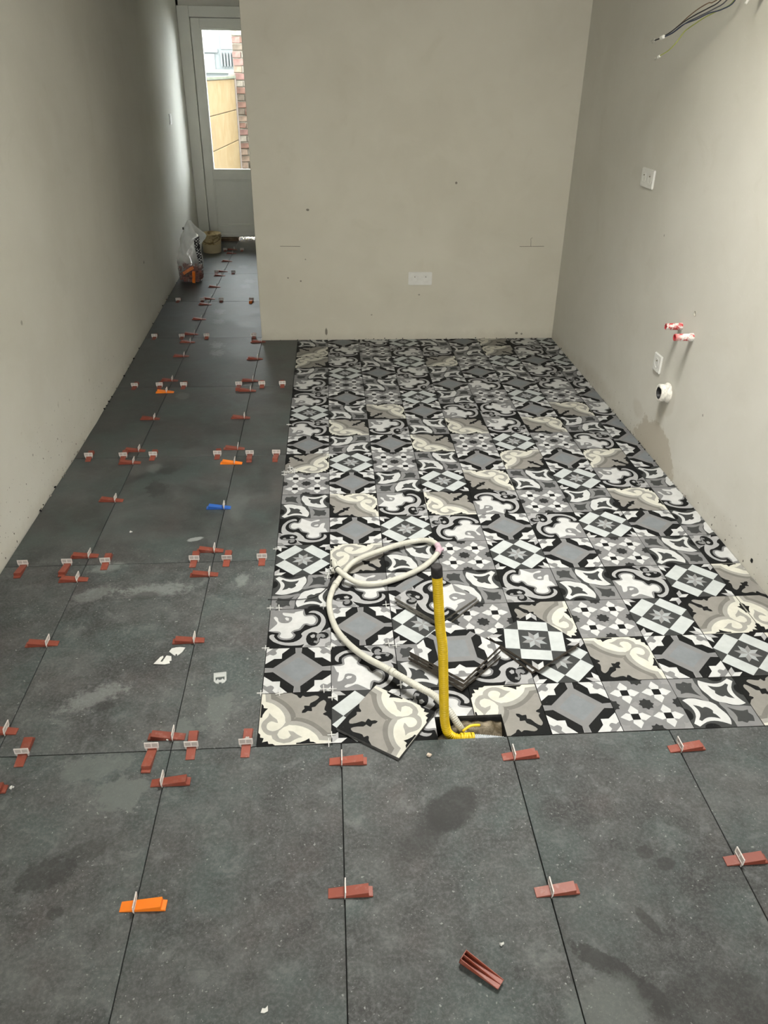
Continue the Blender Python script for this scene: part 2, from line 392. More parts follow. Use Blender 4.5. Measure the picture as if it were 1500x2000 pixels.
def lathe(bm, prof, sides=24, M=None, mi=0, close=False):
    rings = []
    for (r, z) in prof:
        if r < 1e-6: rings.append([bm.verts.new((0, 0, z))])
        else: rings.append([bm.verts.new((r * math.cos(2 * math.pi * k / sides), r * math.sin(2 * math.pi * k / sides), z)) for k in range(sides)])
    for a, b in zip(rings, rings[1:]):
        for k in range(sides):
            k2 = (k + 1) % sides
            if len(a) == 1 and len(b) == 1: continue
            if len(a) == 1: f = bm.faces.new((a[0], b[k], b[k2]))
            elif len(b) == 1: f = bm.faces.new((a[k], a[k2], b[0]))
            else: f = bm.faces.new((a[k], a[k2], b[k2], b[k]))
            f.material_index = mi; f.smooth = True
    if M is not None: bmesh.ops.transform(bm, matrix=M, verts=[v for r in rings for v in r])

# ------------------------------------------------------------------ room shell
YB = 3.555                    # front face of the partition at the back
XR = 1.715                    # right wall
XH = -0.237                   # left end of the partition = right side of the passage
YD = 6.98                     # plane of the garden door
YN, YF = -4.0, 0.0
def wall_x(y):                # left wall leans a little towards the passage's end
    return -0.972 if y < 2.2 else -0.972 - 0.0315 * (y - 2.2)
def JA(y): return -0.676 - 0.0062 * y
def JB(y): return -0.225 - 0.0030 * y
HX0, HX1, HY0, HY1 = 0.487, 0.676, -0.003, 0.083      # pipe hole in the floor
TT = 0.009

bm = bmesh.new()
Z0, Z1 = -0.16, -TT + 0.0005
for (x0, x1, y0, y1) in ((-1.35, HX0, YN, 7.2), (HX1, XR + 0.2, YN, 7.2), (HX0, HX1, YN, HY0 - 0.03), (HX0, HX1, HY1, 7.2)):
    box(bm, x0, x1, y0, y1, Z0, Z1)
box(bm, HX0, HX1, HY0 - 0.03, HY1, Z0, -0.12)
floor = tag(mesh_obj('floor', bm, M_SCREED), kind='structure')

bm = bmesh.new()
ys = [YN, -2, 0, 1, 2.2, 3, 4, 5, 6, 7.2]
lo = [(wall_x(y), y) for y in ys]
prism(bm, lo + [(-1.5, 7.2), (-1.5, YN)], 2, -0.16, 2.8)
tag(mesh_obj('wall_left', bm, M_WALL_L), kind='structure')
bm = bmesh.new(); box(bm, XR, XR + 0.2, YN, 7.2, -0.16, 2.8)
tag(mesh_obj('wall_right', bm, M_WALL_R), kind='structure')
bm = bmesh.new(); box(bm, XH, XR + 0.05, YB, 7.2, -0.16, 2.8); bevel(bm, 0.004, 2)
tag(mesh_obj('wall_back', bm, M_WALL_B), kind='structure')
bm = bmesh.new(); box(bm, -1.5, XR + 0.2, YN - 0.2, YN, -0.16, 2.8)
tag(mesh_obj('wall_front', bm, M_WALL_N), kind='structure')
bm = bmesh.new()
box(bm, -1.4, -1.10, YD, 7.2, -0.16, 2.8); box(bm, -1.4, XH + 0.05, YD, 7.2, 2.035, 2.8)
tag(mesh_obj('wall_end', bm, M_WALL_N), kind='structure')
bm = bmesh.new()
for (x0, x1, y0, y1) in ((-1.5, SKY_X0, YN - .2, 7.2), (SKY_X1, XR + 0.2, YN - .2, 7.2), (SKY_X0, SKY_X1, YN - .2, SKY_Y0), (SKY_X0, SKY_X1, SKY_Y1, 7.2)):
    box(bm, x0, x1, y0, y1, CEIL_Z, CEIL_Z + 0.15)
ceil = tag(mesh_obj('ceiling', bm, M_CEIL), kind='structure')
bm = bmesh.new()
for (x0, x1, y0, y1) in ((SKY_X0 - .1, SKY_X0, SKY_Y0 - .1, SKY_Y1 + .1), (SKY_X1, SKY_X1 + .1, SKY_Y0 - .1, SKY_Y1 + .1),
                         (SKY_X0, SKY_X1, SKY_Y0 - .1, SKY_Y0), (SKY_X0, SKY_X1, SKY_Y1, SKY_Y1 + .1)):
    box(bm, x0, x1, y0, y1, CEIL_Z + 0.15, SHAFT_Z)
box(bm, SKY_X0 - .1, SKY_X1 + .1, SKY_Y0 - .1, SKY_Y1 + .1, SHAFT_Z, SHAFT_Z + 0.03)
mesh_obj('rooflight_shaft', bm, M_CEIL, ceil)

bm = bmesh.new()                                    # frame of the big window behind the viewer
for b in ((-0.68, 1.48, YN, YN + .07, 0.50, 0.58), (-0.68, 1.48, YN, YN + .07, 2.32, 2.40), (-0.68, -0.60, YN, YN + .07, 0.58, 2.32), (1.40, 1.48, YN, YN + .07, 0.58, 2.32)): box(bm, *b)
tag(mesh_obj('window_1', bm, M_WHITE), kind='structure')

# pencil marks on the partition (flat print, a hair proud of the plaster)
M_PENCIL = plain('pencil', (0.20, 0.18, 0.14), 0.8, 0.1, 0.2, 80)
def pencil(pts):
    bm = bmesh.new(); tube(bm, [Vector(p) for p in pts], 0.0014, 5)
    o = mesh_obj('pencil_mark', bm, M_PENCIL, WB)
WB = bpy.data.objects['wall_back']
pencil([(-0.085, YB, 0.600), (0.040, YB, 0.599)])
pencil([(1.435, YB, 0.598), (1.593, YB, 0.599)])
pencil([(1.507, YB, 0.600), (1.505, YB, 0.628), (1.502, YB, 0.645), (1.512, YB, 0.652)])

# ragged mortar at the foot of the walls
bm = bmesh.new()
def crumb(bm, c, r, mi=0):
    vs = bmesh.ops.create_icosphere(bm, subdivisions=1, radius=r, matrix=Matrix.Translation(c))['verts']
    for v in vs: v.co += Vector((random.uniform(-.35, .35), random.uniform(-.35, .35), random.uniform(-.35, .35))) * r
    for f in {f for v in vs for f in v.link_faces}: f.material_index = mi
def debris_done(where):
    global bm
    tag(mesh_obj('mortar_debris', bm, [M_CEMENT, M_DARK]), 'broken mortar crumbs along the foot of the %s wall' % where, 'debris', kind='stuff'); bm = bmesh.new()
for i in range(38):
    y = random.uniform(1.3, 3.4); crumb(bm, (XR - random.uniform(.004, .010), y, random.uniform(0.002, 0.012)), random.uniform(.0015, .005), int(i % 3 == 0))
debris_done('right')
for i in range(36):
    y = random.uniform(1.0, 6.0); crumb(bm, (wall_x(y) + random.uniform(.004, .010), y, random.uniform(0.002, 0.012)), random.uniform(.002, .006), i % 2)
debris_done('left')
for i in range(26):
    x = random.uniform(XH, XR); crumb(bm, (x, YB - random.uniform(.003, .007), random.uniform(0.0, 0.008)), random.uniform(.0015, .004), i % 2)
debris_done('back')
bm.free()

# ------------------------------------------------------------------ grey stoneware tiles (parts of the floor)
G = 0.0013
def quad_tile(c, z=0.0):
    """c: four corners counter-clockwise"""
    cx = sum(p[0] for p in c) / 4; cy = sum(p[1] for p in c) / 4
    q = []
    for (x, y) in c:
        q.append((x - cx + (G if x < cx else -G), y - cy + (G if y < cy else -G)))
    bm = bmesh.new(); prism(bm, q, 2, -TT, 0.0)
    top = [e for e in bm.edges if all(v.co.z > -1e-6 for v in e.verts)]
    bmesh.ops.bevel(bm, geom=top, offset=0.0009, segments=1, affect='EDGES')
    o = mesh_obj('stone_tile', bm, M_STONE, floor); o.location = (cx, cy, z); return o
YJ = [0.0, 0.9, 1.79, 2.70, 3.62, 4.55, 5.48, 6.45, YD + 0.0]
XF = [-0.972, -0.676, -0.225, 0.225, 0.676, 1.127, 1.577, XR]
for y0, y1 in ((-1.8, -0.9), (-0.9, 0.0)):
    for x0, x1 in zip(XF, XF[1:]):
        quad_tile(((x0, y0), (x1, y0), (x1, y1), (x0, y1)))
for i, (y0, y1) in enumerate(zip(YJ, YJ[1:])):
    if y0 < 3.6:
        ye = min(y1, YB) if y1 > YB else y1
        quad_tile(((wall_x(y0) + .003, y0), (JA(y0), y0), (JA(y1), y1), (wall_x(y1) + .003, y1)))
        if y1 > YB:     # last row beside the partition is cut round its corner
            quad_tile(((JA(y0), y0), (JB(y0), y0), (JB(y1), y1), (JA(y1), y1)))
            quad_tile(((JB(y0), y0), (0.0, y0), (0.0, YB), (JB(YB), YB)))
        else:
            quad_tile(((JA(y0), y0), (JB(y0), y0), (JB(y1), y1), (JA(y1), y1)))
            quad_tile(((JB(y0), y0), (0.0, y0), (0.0, y1), (JB(y1), y1)))
    else:
        quad_tile(((wall_x(y0) + .003, y0), (JA(y0), y0), (JA(y1), y1), (wall_x(y1) + .003, y1)))
        quad_tile(((JA(y0), y0), (XH - .002, y0), (XH - .002, y1), (JA(y1), y1)))

# ------------------------------------------------------------------ patterned tiles
DESIGNS = {
 'F': [
  ('taupe', '0,0 1000,0 1000,1000 0,1000'),
  ('taupe_dark', '1000,0 1000,190 950,195 939,209 919,233 889,268 853,309 815,349 772,387 727,421 680,451 633,474 589,491 550,500 516,504 485,503 482,482 503,485 504,516 500,550 491,589 474,633 451,680 421,727 387,772 349,815 309,853 268,889 233,919 209,939 195,950 190,1000 0,1000 0,0'),
  ('grey_warm', '996,0 996,123 886,138 875,159 858,190 834,223 805,259 771,294 734,328 694,357 653,382 608,406 562,424 516,435 471,440 430,439 418,418 439,430 440,471 435,516 424,562 406,608 382,653 357,694 328,734 294,771 259,805 223,834 190,858 159,875 138,886 123,996 0,996 0,0'),
  ('cream', '994,0 994,46 836,65 822,104 800,152 774,187 745,218 716,247 682,275 642,301 598,325 554,342 509,355 461,357 422,365 406,401 418,418 401,406 365,422 357,461 355,509 342,554 325,598 301,642 275,682 247,716 218,745 187,774 152,800 104,822 65,836 46,994 0,994 0,0'),
  ('grey_warm', '434,434 383,443 371,424 355,399 343,372 327,344 299,311 265,283 229,266 193,260 156,272 126,293 110,322 105,355 109,388 122,417 144,438 170,448 197,438 222,423 244,414 260,408 254,439 241,477 213,507 180,538 150,578 127,611 126,588 121,558 109,532 92,506 68,476 46,442 33,402 30,357 43,308 65,262 93,226 123,199 157,187 183,183 199,123 262,65 357,30 442,46 506,92 558,121 611,127 538,180 477,241 408,260 423,222 448,170 417,122 355,105 293,126 260,193 283,265 344,327 399,355 443,383'),
  ('black', '0,0 0,242 30,206 31,153 81,137 72,94 63,63 94,72 137,81 153,31 206,30 242,0'),
  ('black', '6,524 5,802 39,759 43,713 104,700 67,646 37,577 32,525'),
  ('black', '524,6 802,5 759,39 713,43 700,104 646,67 577,37 525,32'),
  ('black', '586,586 587,610 592,637 609,654 623,671 617,701 614,727 634,731 660,728 678,725 692,727 695,749 704,777 737,799 775,824 811,859 831,894 811,919 774,932 733,925 691,912 659,907 632,907 610,924 592,936 579,914 567,890 552,887 537,895 521,920 510,944 431,996 431,1000 1000,1000 1000,431 996,431 944,510 920,521 895,537 887,552 890,567 914,579 936,592 924,610 907,632 907,659 912,691 925,733 932,774 919,811 894,831 859,811 824,775 799,737 777,704 749,695 727,692 725,678 728,660 731,634 727,614 701,617 671,623 654,609 637,592 610,587'),
 ],
 'A': [
  ('white', '0,0 1000,0 1000,1000 0,1000'),
  ('grey_mid', '100,0 185,0 140,55 165,110 145,145 110,165 55,140 0,185 0,100'),
  ('grey_mid', '1000,100 1000,185 945,140 890,165 855,145 835,110 860,55 815,0 900,0'),
  ('grey_mid', '900,1000 815,1000 860,945 835,890 855,855 890,835 945,860 1000,815 1000,900'),
  ('grey_mid', '0,900 0,815 55,860 110,835 145,855 165,890 140,945 185,1000 100,1000'),
  ('black', '450,0 360,0 245,130 245,245 130,245 0,360 0,450 130,455 455,130'),
  ('black', '1000,450 1000,360 870,245 755,245 755,130 640,0 550,0 545,130 870,455'),
  ('black', '550,1000 640,1000 755,870 755,755 870,755 1000,640 1000,550 870,545 545,870'),
  ('black', '0,550 0,640 130,755 245,755 245,870 360,1000 450,1000 455,870 130,545'),
  ('grey_mid', '455,0 545,0 545,125 875,455 1000,455 1000,545 875,545 545,875 545,1000 455,1000 455,875 125,545 0,545 0,455 125,455 455,125'),
  ('grey_blue_light', '500,225 775,500 500,775 225,500'),
 ],
 'B': [
  ('black', '0,0 1000,0 1000,1000 0,1000'),
  ('grey_dark', '500,161 339,0 340,0 660,0 661,0'),
  ('grey_dark', '161,500 0,339 0,340 0,660 0,661'),
  ('grey_dark', '839,500 1000,661 1000,660 1000,340 1000,339'),
  ('grey_dark', '500,839 661,1000 660,1000 340,1000 339,1000'),
  ('grey_dark', '500,161 839,500 500,839 161,500'),
  ('white_cool', '161,500 500,839 339,1000 0,661'),
  ('white_cool', '661,0 1000,339 839,500 500,161'),
  ('white_cool', '839,500 1000,661 661,1000 500,839'),
  ('white_cool', '339,0 500,161 161,500 0,339'),
  ('grey_pale', '500,500 615,500 696,581 581,581'),
  ('grey_pale2', '500,500 581,581 581,696 500,615'),
  ('grey_pale', '500,500 500,615 419,696 419,581'),
  ('grey_pale2', '500,500 419,581 304,581 385,500'),
  ('grey_pale', '500,500 385,500 304,419 419,419'),
  ('grey_pale2', '500,500 419,419 419,304 500,385'),
  ('grey_pale', '500,500 500,385 581,304 581,419'),
  ('grey_pale2', '500,500 581,419 696,419 615,500'),
  ('white', '0,0 120,0 205,85 85,85'),
  ('grey_light', '0,0 85,85 85,205 0,120'),
  ('white', '1000,0 1000,120 915,205 915,85'),
  ('grey_light', '1000,0 915,85 795,85 880,0'),
  ('white', '1000,1000 880,1000 795,915 915,915'),
  ('grey_light', '1000,1000 915,915 915,795 1000,880'),
  ('white', '0,1000 0,880 85,795 85,915'),
  ('grey_light', '0,1000 85,915 205,915 120,1000'),
 ],
 'C': [
  ('grey_mid', '0,0 1000,0 1000,1000 0,1000'),
  ('grey_pale2', '0,0 130,0 100,60 130,100 60,100 0,130'),
  ('grey_pale2', '1000,0 1000,130 940,100 900,130 900,60 870,0'),
  ('grey_pale2', '1000,1000 870,1000 900,940 870,900 940,900 1000,870'),
  ('grey_pale2', '0,1000 0,870 60,900 100,870 100,940 130,1000'),
  ('grey_pale2', '500,260 560,360 500,400 440,360'),
  ('grey_pale2', '740,500 640,560 600,500 640,440'),
  ('grey_pale2', '500,740 440,640 500,600 560,640'),
  ('grey_pale2', '260,500 360,440 400,500 360,560'),
  ('grey_darker', '615,500 579,533 581,581 533,579 500,615 467,579 419,581 421,533 385,500 421,467 419,419 467,421 500,385 533,421 581,419 579,467'),
  ('grey_darker', '115,500 79,533 81,581 33,579 0,615 0,579 0,581 0,533 0,500 0,467 0,419 0,421 0,385 33,421 81,419 79,467'),
  ('grey_darker', '1000,500 1000,533 1000,581 1000,579 1000,615 967,579 919,581 921,533 885,500 921,467 919,419 967,421 1000,385 1000,421 1000,419 1000,467'),
  ('grey_darker', '615,0 579,33 581,81 533,79 500,115 467,79 419,81 421,33 385,0 421,0 419,0 467,0 500,0 533,0 581,0 579,0'),
  ('grey_darker', '615,1000 579,1000 581,1000 533,1000 500,1000 467,1000 419,1000 421,1000 385,1000 421,967 419,919 467,921 500,885 533,921 581,919 579,967'),
  ('white', '315,205 380,185 485,260 380,335 315,315'),
  ('white', '315,315 335,380 260,485 185,380 205,315'),
  ('white', '205,315 140,335 35,260 140,185 205,205'),
  ('white', '205,205 185,140 260,35 335,140 315,205'),
  ('black', '202,202 318,202 318,318 202,318'),
  ('white', '315,685 380,665 485,740 380,815 315,795'),
  ('white', '315,795 335,860 260,965 185,860 205,795'),
  ('white', '205,795 140,815 35,740 140,665 205,685'),
  ('white', '205,685 185,620 260,515 335,620 315,685'),
  ('black', '202,682 318,682 318,798 202,798'),
  ('white', '795,205 860,185 965,260 860,335 795,315'),
  ('white', '795,315 815,380 740,485 665,380 685,315'),
  ('white', '685,315 620,335 515,260 620,185 685,205'),
  ('white', '685,205 665,140 740,35 815,140 795,205'),
  ('black', '682,202 798,202 798,318 682,318'),
  ('white', '795,685 860,665 965,740 860,815 795,795'),
  ('white', '795,795 815,860 740,965 665,860 685,795'),
  ('white', '685,795 620,815 515,740 620,665 685,685'),
  ('white', '685,685 665,620 740,515 815,620 795,685'),
  ('black', '682,682 798,682 798,798 682,798'),
 ],
 'D': [
  ('grey_dark', '0,0 1000,0 1000,1000 0,1000'),
  ('grey_mid', '0,1000 0,618 38,610 100,600 160,601 220,600 277,586 330,560 382,513 420,470 432,508 440,560 421,614 400,670 399,724 400,780 390,840 380,900 381,962 384,1000'),
  ('grey_dark', '90,910 72,859 60,800 79,767 100,740 88,705 80,680 113,688 160,700 203,695 250,680 311,646 360,615 336,661 310,720 300,772 300,820 318,866 330,900 306,903 270,900 239,920 210,935 191,919 170,900 128,903'),
  ('grey_mid', '1000,0 1000,382 962,390 900,400 840,399 780,400 723,414 670,440 618,487 580,530 568,492 560,440 579,386 600,330 601,276 600,220 610,160 620,100 619,37 616,0'),
  ('grey_dark', '910,90 928,141 940,200 921,233 900,260 912,295 920,320 887,312 840,300 797,305 750,320 689,354 640,385 664,339 690,280 700,228 700,180 682,134 670,100 694,97 730,100 761,80 790,65 809,81 830,100 872,97'),
  ('black', '85,270 74,327 43,369 0,385 0,369 0,327 0,270 0,213 0,171 0,155 43,171 74,213'),
  ('black', '385,0 369,42 327,74 270,85 213,74 171,42 155,0 171,0 213,0 270,0 327,0 369,0'),
  ('black', '1000,730 1000,787 1000,829 1000,845 958,829 926,787 915,730 926,673 958,631 1000,615 1000,631 1000,673'),
  ('black', '845,1000 829,1000 787,1000 730,1000 673,1000 631,1000 615,1000 631,958 673,926 730,915 787,926 829,958'),
  ('white', '45,550 63,559 90,570 122,579 160,585 204,583 250,575 292,558 330,540 362,526 390,515 415,510 440,500 472,472 500,440 510,415 515,390 526,362 540,330 558,292 575,250 583,204 585,160 579,122 570,90 559,63 550,45 507,71 450,100 396,120 340,130 281,127 220,110 148,69 90,30 60,60 30,90 69,148 110,220 127,281 130,340 120,396 100,450 71,507'),
  ('grey_dark', '161,450 181,444 207,436 230,426 252,414 265,397 278,386 300,396 324,404 349,393 373,373 393,349 404,324 396,300 386,278 397,265 414,252 426,230 436,207 444,181 450,161 414,177 368,193 327,199 288,198 255,189 224,175 189,151 161,130 146,146 130,161 151,189 175,224 189,255 198,288 199,327 193,368 177,414'),
  ('white', '955,450 937,441 910,430 878,421 840,415 796,417 750,425 708,442 670,460 638,474 610,485 585,490 560,500 528,528 500,560 490,585 485,610 474,638 460,670 442,708 425,750 417,796 415,840 421,878 430,910 441,937 450,955 493,929 550,900 604,880 660,870 719,873 780,890 852,931 910,970 940,940 970,910 931,852 890,780 873,719 870,660 880,604 900,550 929,493'),
  ('grey_dark', '838,550 819,556 794,564 770,574 748,586 735,603 722,613 700,604 676,596 651,607 627,627 607,651 596,676 604,700 613,722 603,735 586,748 574,770 564,794 556,819 550,838 586,823 632,807 673,801 712,802 745,811 776,825 811,849 838,870 854,854 870,838 849,811 825,776 811,745 802,712 801,673 807,632 823,586'),
 ],
 'E': [
  ('black', '0,0 1000,0 1000,1000 0,1000'),
  ('grey_light', '633,876 638,897 653,922 682,940 718,947 757,940 798,918 841,877 880,822 906,757 922,687 925,624 917,562 895,497 870,440 851,400 839,375 883,398 936,426 979,480 1000,471 1000,0 725,0 550,3 567,45 583,87 558,72 521,56 481,52 437,52 390,51 338,55 277,65 215,84 147,123 94,159 60,200 26,251 17,294 26,328 61,347 100,344 113,297 124,241 146,205 177,177 223,151 278,133 342,127 407,134 462,163 507,202 535,247 548,289 537,313 527,336 547,375 586,417 648,457 713,498 762,541 801,585 831,630 848,679 845,740 827,797 789,840 740,869 681,877'),
  ('grey_light', '825,364 936,437 1000,465 1000,0 725,0 578,2 604,87'),
  ('grey_mid', '936,437 984,425 1000,350 1000,318 988,250 920,187 838,232 824,125 783,41 688,1 564,2 605,55 715,85 783,169'),
  ('black', '834,200 823,126 792,67 747,36 697,36 651,70 619,130 607,206 618,282 649,343 695,375 746,373 792,338 823,276'),
  ('black', '972,283 963,245 937,216 900,201 858,202 821,219 795,250 786,288 796,326 822,356 860,372 901,370 938,352 964,321'),
  ('grey_mid', '783,321 853,330 900,307 920,252 879,220 845,254 818,211 824,147 783,84 728,117 742,159 783,148 790,212 770,256'),
  ('grey_light', '672,281 721,323 753,300 745,239 700,225'),
  ('grey_mid', '1000,0 905,0 918,81 973,122 1000,121'),
  ('black', '0,411 0,1000 574,1000 599,949 630,887 631,870 626,870 626,880 639,889 690,890 749,876 797,828 833,768 848,708 845,647 825,580 787,525 720,498 654,491 619,505 603,523 607,529 615,526 610,508 596,479 570,436 537,396 497,378 462,370 447,372 447,373 470,359 489,326 471,256 433,186 373,153 304,142 236,148 174,173 124,229 93,288 98,330 115,355 125,349 126,337 111,335 83,344 34,382'),
  ('grey_mid', '0,425 0,1000 559,1000 568,947 580,879 587,846 596,831 613,832 639,839 680,842 724,833 760,797 786,750 797,703 796,655 780,603 753,561 709,543 663,540 632,556 608,573 593,573 581,562 568,537 553,504 533,468 507,436 470,421 434,411 408,396 397,377 418,353 439,320 428,270 400,223 356,200 304,192 249,197 199,217 163,254 143,295 151,330 165,357 165,370 154,378 128,385 90,394 36,412'),
  ('white', '5,435 2,717 0,1000 274,985 549,971 544,927 543,874 554,831 573,800 604,796 639,801 673,804 704,800 731,772 751,736 759,699 758,661 746,621 727,589 700,577 670,578 641,595 612,610 582,606 555,590 536,558 520,522 504,492 485,467 450,455 413,442 379,414 359,380 379,348 402,316 395,281 375,252 342,235 303,230 258,235 218,250 192,273 180,300 191,329 203,359 196,386 176,410 140,423 96,431 45,434'),
  ('grey_mid', '0,1000 132,1000 549,971 492,966 432,954 415,921 401,890 360,888 310,896 251,908 206,912 203,882 221,845 248,825 283,810 324,802 359,789 370,750 364,705 343,663 307,632 253,627 199,637 165,661 144,692 137,729 133,765 111,795 88,811 69,802 63,774 86,726 114,675 130,647 125,610 65,523 4,444 0,618'),
  ('white', '247,764 276,786 318,755 311,691 271,705'),
  ('grey_mid', '398,981 548,978 541,959 460,935 415,918'),
 ],
}

TILE_LABEL = {'A': 'patterned tile with a grey-blue diamond in black frame', 'B': 'patterned tile with star and four white bars',
  'C': 'patterned tile with four white cross flowers', 'D': 'patterned tile with two white tulips on dark grey',
  'E': 'patterned tile with white cloud shape and grey scrolls', 'F': 'taupe patterned tile with cream scrolls and black lily'}
TS = 0.2; TG = 0.0011
def pattern_bm(design, rot=0, keep=None, notch=None, thick=TT, loose=False):
    """tile centred on the origin, print on top; keep: (xmin,xmax,ymin,ymax) cut in tile coordinates, notch: rectangle left out"""
    s = TS - 2 * TG
    polys = []
    for col, txt in DESIGNS[design]:
        pts = [tuple(float(a) / 1000 for a in p.split(',')) for p in txt.split()]
        polys.append((COL_NAMES.index(col), pts))
    k = rot // 90 % 4
    def place(u, v):
        x, y = (u - .5) * s, (v - .5) * s
        for _ in range(k): x, y = -y, x
        return Vector((x, y))
    verts, edges, shapes = [], [], []
    def add(pts, i):
        a = len(verts); n = len(pts); verts.extend(pts); edges.extend((a + j, a + (j + 1) % n) for j in range(n)); shapes.append((pts, i))
    for ci, pts in polys: add([place(*p) for p in pts], ci)
    if notch:
        x0, x1, y0, y1 = notch; add([Vector(p) for p in ((x0, y0), (x1, y0), (x1, y1), (x0, y1))], -1)
    def inside(pts, x, y):
        r = False; j = len(pts) - 1
        for i in range(len(pts)):
            (xi, yi), (xj, yj) = pts[i], pts[j]
            if (yi > y) != (yj > y) and x < (xj - xi) * (y - yi) / (yj - yi) + xi: r = not r
            j = i
        return r
    V, E, F, ov, oe, of = delaunay_2d_cdt(verts, edges, [], 0, 1e-6)
    bm = bmesh.new(); bv = [bm.verts.new((p.x, p.y, 0)) for p in V]
    h = s / 2
    for f in F:
        a, b, c = (V[j] for j in f[:3])
        if abs((b - a).cross(c - a)) < 1e-11: continue
        m = (a + b + c) / 3
        if abs(m.x) > h or abs(m.y) > h: continue
        i = -2
        for pts, ci in reversed(shapes):
            if inside(pts, m.x, m.y): i = ci; break
        if i < 0: continue
        try: bm.faces.new([bv[j] for j in f]).material_index = i
        except ValueError: pass
    bmesh.ops.delete(bm, geom=[v for v in bm.verts if not v.link_faces], context='VERTS')
    if keep:
        for co, no in (((keep[0], 0, 0), (-1, 0, 0)), ((keep[1], 0, 0), (1, 0, 0)), ((0, keep[2], 0), (0, -1, 0)), ((0, keep[3], 0), (0, 1, 0))):
            bmesh.ops.bisect_plane(bm, geom=bm.verts[:] + bm.edges[:] + bm.faces[:], plane_co=co, plane_no=no, clear_outer=True)
    for f in bm.faces:
        if f.normal.z < 0: f.normal_flip()
    bnd = [e for e in bm.edges if e.is_boundary]
    ext = bmesh.ops.extrude_edge_only(bm, edges=bnd)['geom']
    nb = len(COL_NAMES)
    for g in ext:
        if isinstance(g, bmesh.types.BMVert): g.co.z -= thick
        if isinstance(g, bmesh.types.BMFace): g.material_index = nb
    if loose:
        h = s / 2
        vs = [bm.verts.new(p) for p in ((-h, -h, -thick), (h, -h, -thick), (h, h, -thick), (-h, h, -thick))]
        bm.faces.new(vs[::-1]).material_index = nb
        for r in range(5):                       # moulded feet on the back
            for q in range(5):
                w = 0.0145; cx = -h + w + 0.001 + q * (2 * h - 2 * w - .002) / 4; cy = -h + w + .001 + r * (2 * h - 2 * w - .002) / 4
                box(bm, cx - w, cx + w, cy - w, cy + w, -thick - 0.0032, -thick - 0.0002, nb)
    return bm
def pattern_mesh(name, bm, body):
    me = bpy.data.meshes.new(name)
    for f in bm.faces: pass
    bm.to_mesh(me); bm.free()
    for m in M_PRINT: me.materials.append(m)
    me.materials.append(body)
    return me
BASE = {d: pattern_mesh('patterned_tile', pattern_bm(d), M_BODY2) for d in 'ABCDEF'}
# row 0 is the front row; columns from the left. F: corner of the scrolls, E: corner of the leaf, D: tulip diagonal
ROT = {'F': {'1': 0, '2': 90, '3': 180, '4': 270},      # 1 bottom-left 2 bottom-right 3 top-right 4 top-left
       'E': {'4': 0, '1': 90, '2': 180, '3': 270}, 'D': {'/': 0, '\\': 90}}
LAYOUT = r"""
F1 B E2 F4 A C D/ F2 E1
A E1 D/ E4 B F3 A B F1
E4 A B C F2 C B F2 F1
D\ E3 A D/ E3 D/ E1 B F3
B F4 D/ C B A C D/ E2
E3 A B E2 A E2 B A D\
D/ F3 E4 F1 E1 C D\ F3 E4
C A D\ B F3 D/ B E4 D\
F2 B C D/ A F4 A F4 A
A D\ A F1 C B C E1 A
E1 F1 E4 D/ F1 E4 F3 D\ A
B D/ F3 A E1 E3 A F3 E4
E1 A C B D\ C B C A
E4 C D/ E4 A E1 A E2 E2
D\ B A E3 D\ A D/ E4 D\
F4 E4 D/ B F2 C B A B
F2 E3 C E2 E3 D\ F4 E1 D\
D/ A E3 B D/ A F4 E2 B
""".strip().split('\n')
for r, line in enumerate(LAYOUT):
    for k, code in enumerate(line.split()):
        d = code[0]; rot = ROT[d][code[1]] if len(code) > 1 else 0
        cx, cy = TS * (k + .5), TS * (r + .5)
        keep = None; notch = None
        if k == 8: keep = (-1, XR - .0015 - cx, -1, 1)
        if r == 17: keep = (-1, (keep[1] if keep else 1), -1, YB - .0015 - cy)
        if r == 0 and k in (2, 3): notch = (HX0 - cx, HX1 - cx, -.12, HY1 - cy)
        if keep or notch:
            me = pattern_mesh('patterned_tile', pattern_bm(d, rot, keep, notch), M_BODY2); rz = 0
        else:
            me = BASE[d]; rz = math.radians(rot)
        o = bpy.data.objects.new('patterned_tile', me); COL.objects.link(o); o.parent = floor
        o.location = (cx + random.uniform(-.0003, .0003), cy + random.uniform(-.0003, .0003), random.uniform(-.0004, .0004))
        o.rotation_euler = (0, 0, rz); o['label'] = TILE_LABEL[d]

# rough mortar in the pipe hole
t = NT('hole_mortar'); P = t.pos()
nz = t.noise(P, 30.0, 6.0, 0.7, 0.8); n2 = t.noise(P, 11.0, 4.0, 0.6, 1.2)
c = t.mix(t.ramp(n2, 0.38, 0.6), (0.085, 0.065, 0.035), (0.30, 0.255, 0.185)); c = t.mix(t.math('MULTIPLY', t.ramp(nz, 0.55, 0.35), 0.7), c, (0.06, 0.05, 0.03))
M_MORTAR = t.done(c, 0.9, 0.1, t.bump(nz, 0.8, 0.01))
bm = bmesh.new()
def hole_z(x, y):
    f = (x - HX0) / (HX1 - HX0); b = (y - HY0) / (HY1 - HY0)
    z = -0.085 + 0.062 * max(0, min(1, (b - 0.25) / 0.6)) * (0.35 + 0.65 * min(1, f * 2.2)) + 0.012 * mnoise.noise(Vector((x * 40, y * 40, 3)))
    if f < 0.22: z -= 0.03 * (0.22 - f) / 0.22
    return min(z, -0.014)
NX, NY = 26, 14
gv = [[bm.verts.new((HX0 + (HX1 - HX0) * i / NX, HY0 + (HY1 - HY0) * j / NY, hole_z(HX0 + (HX1 - HX0) * i / NX, HY0 + (HY1 - HY0) * j / NY))) for j in range(NY + 1)] for i in range(NX + 1)]
for i in range(NX):
    for j in range(NY): bm.faces.new((gv[i][j], gv[i + 1][j], gv[i + 1][j + 1], gv[i][j + 1]))
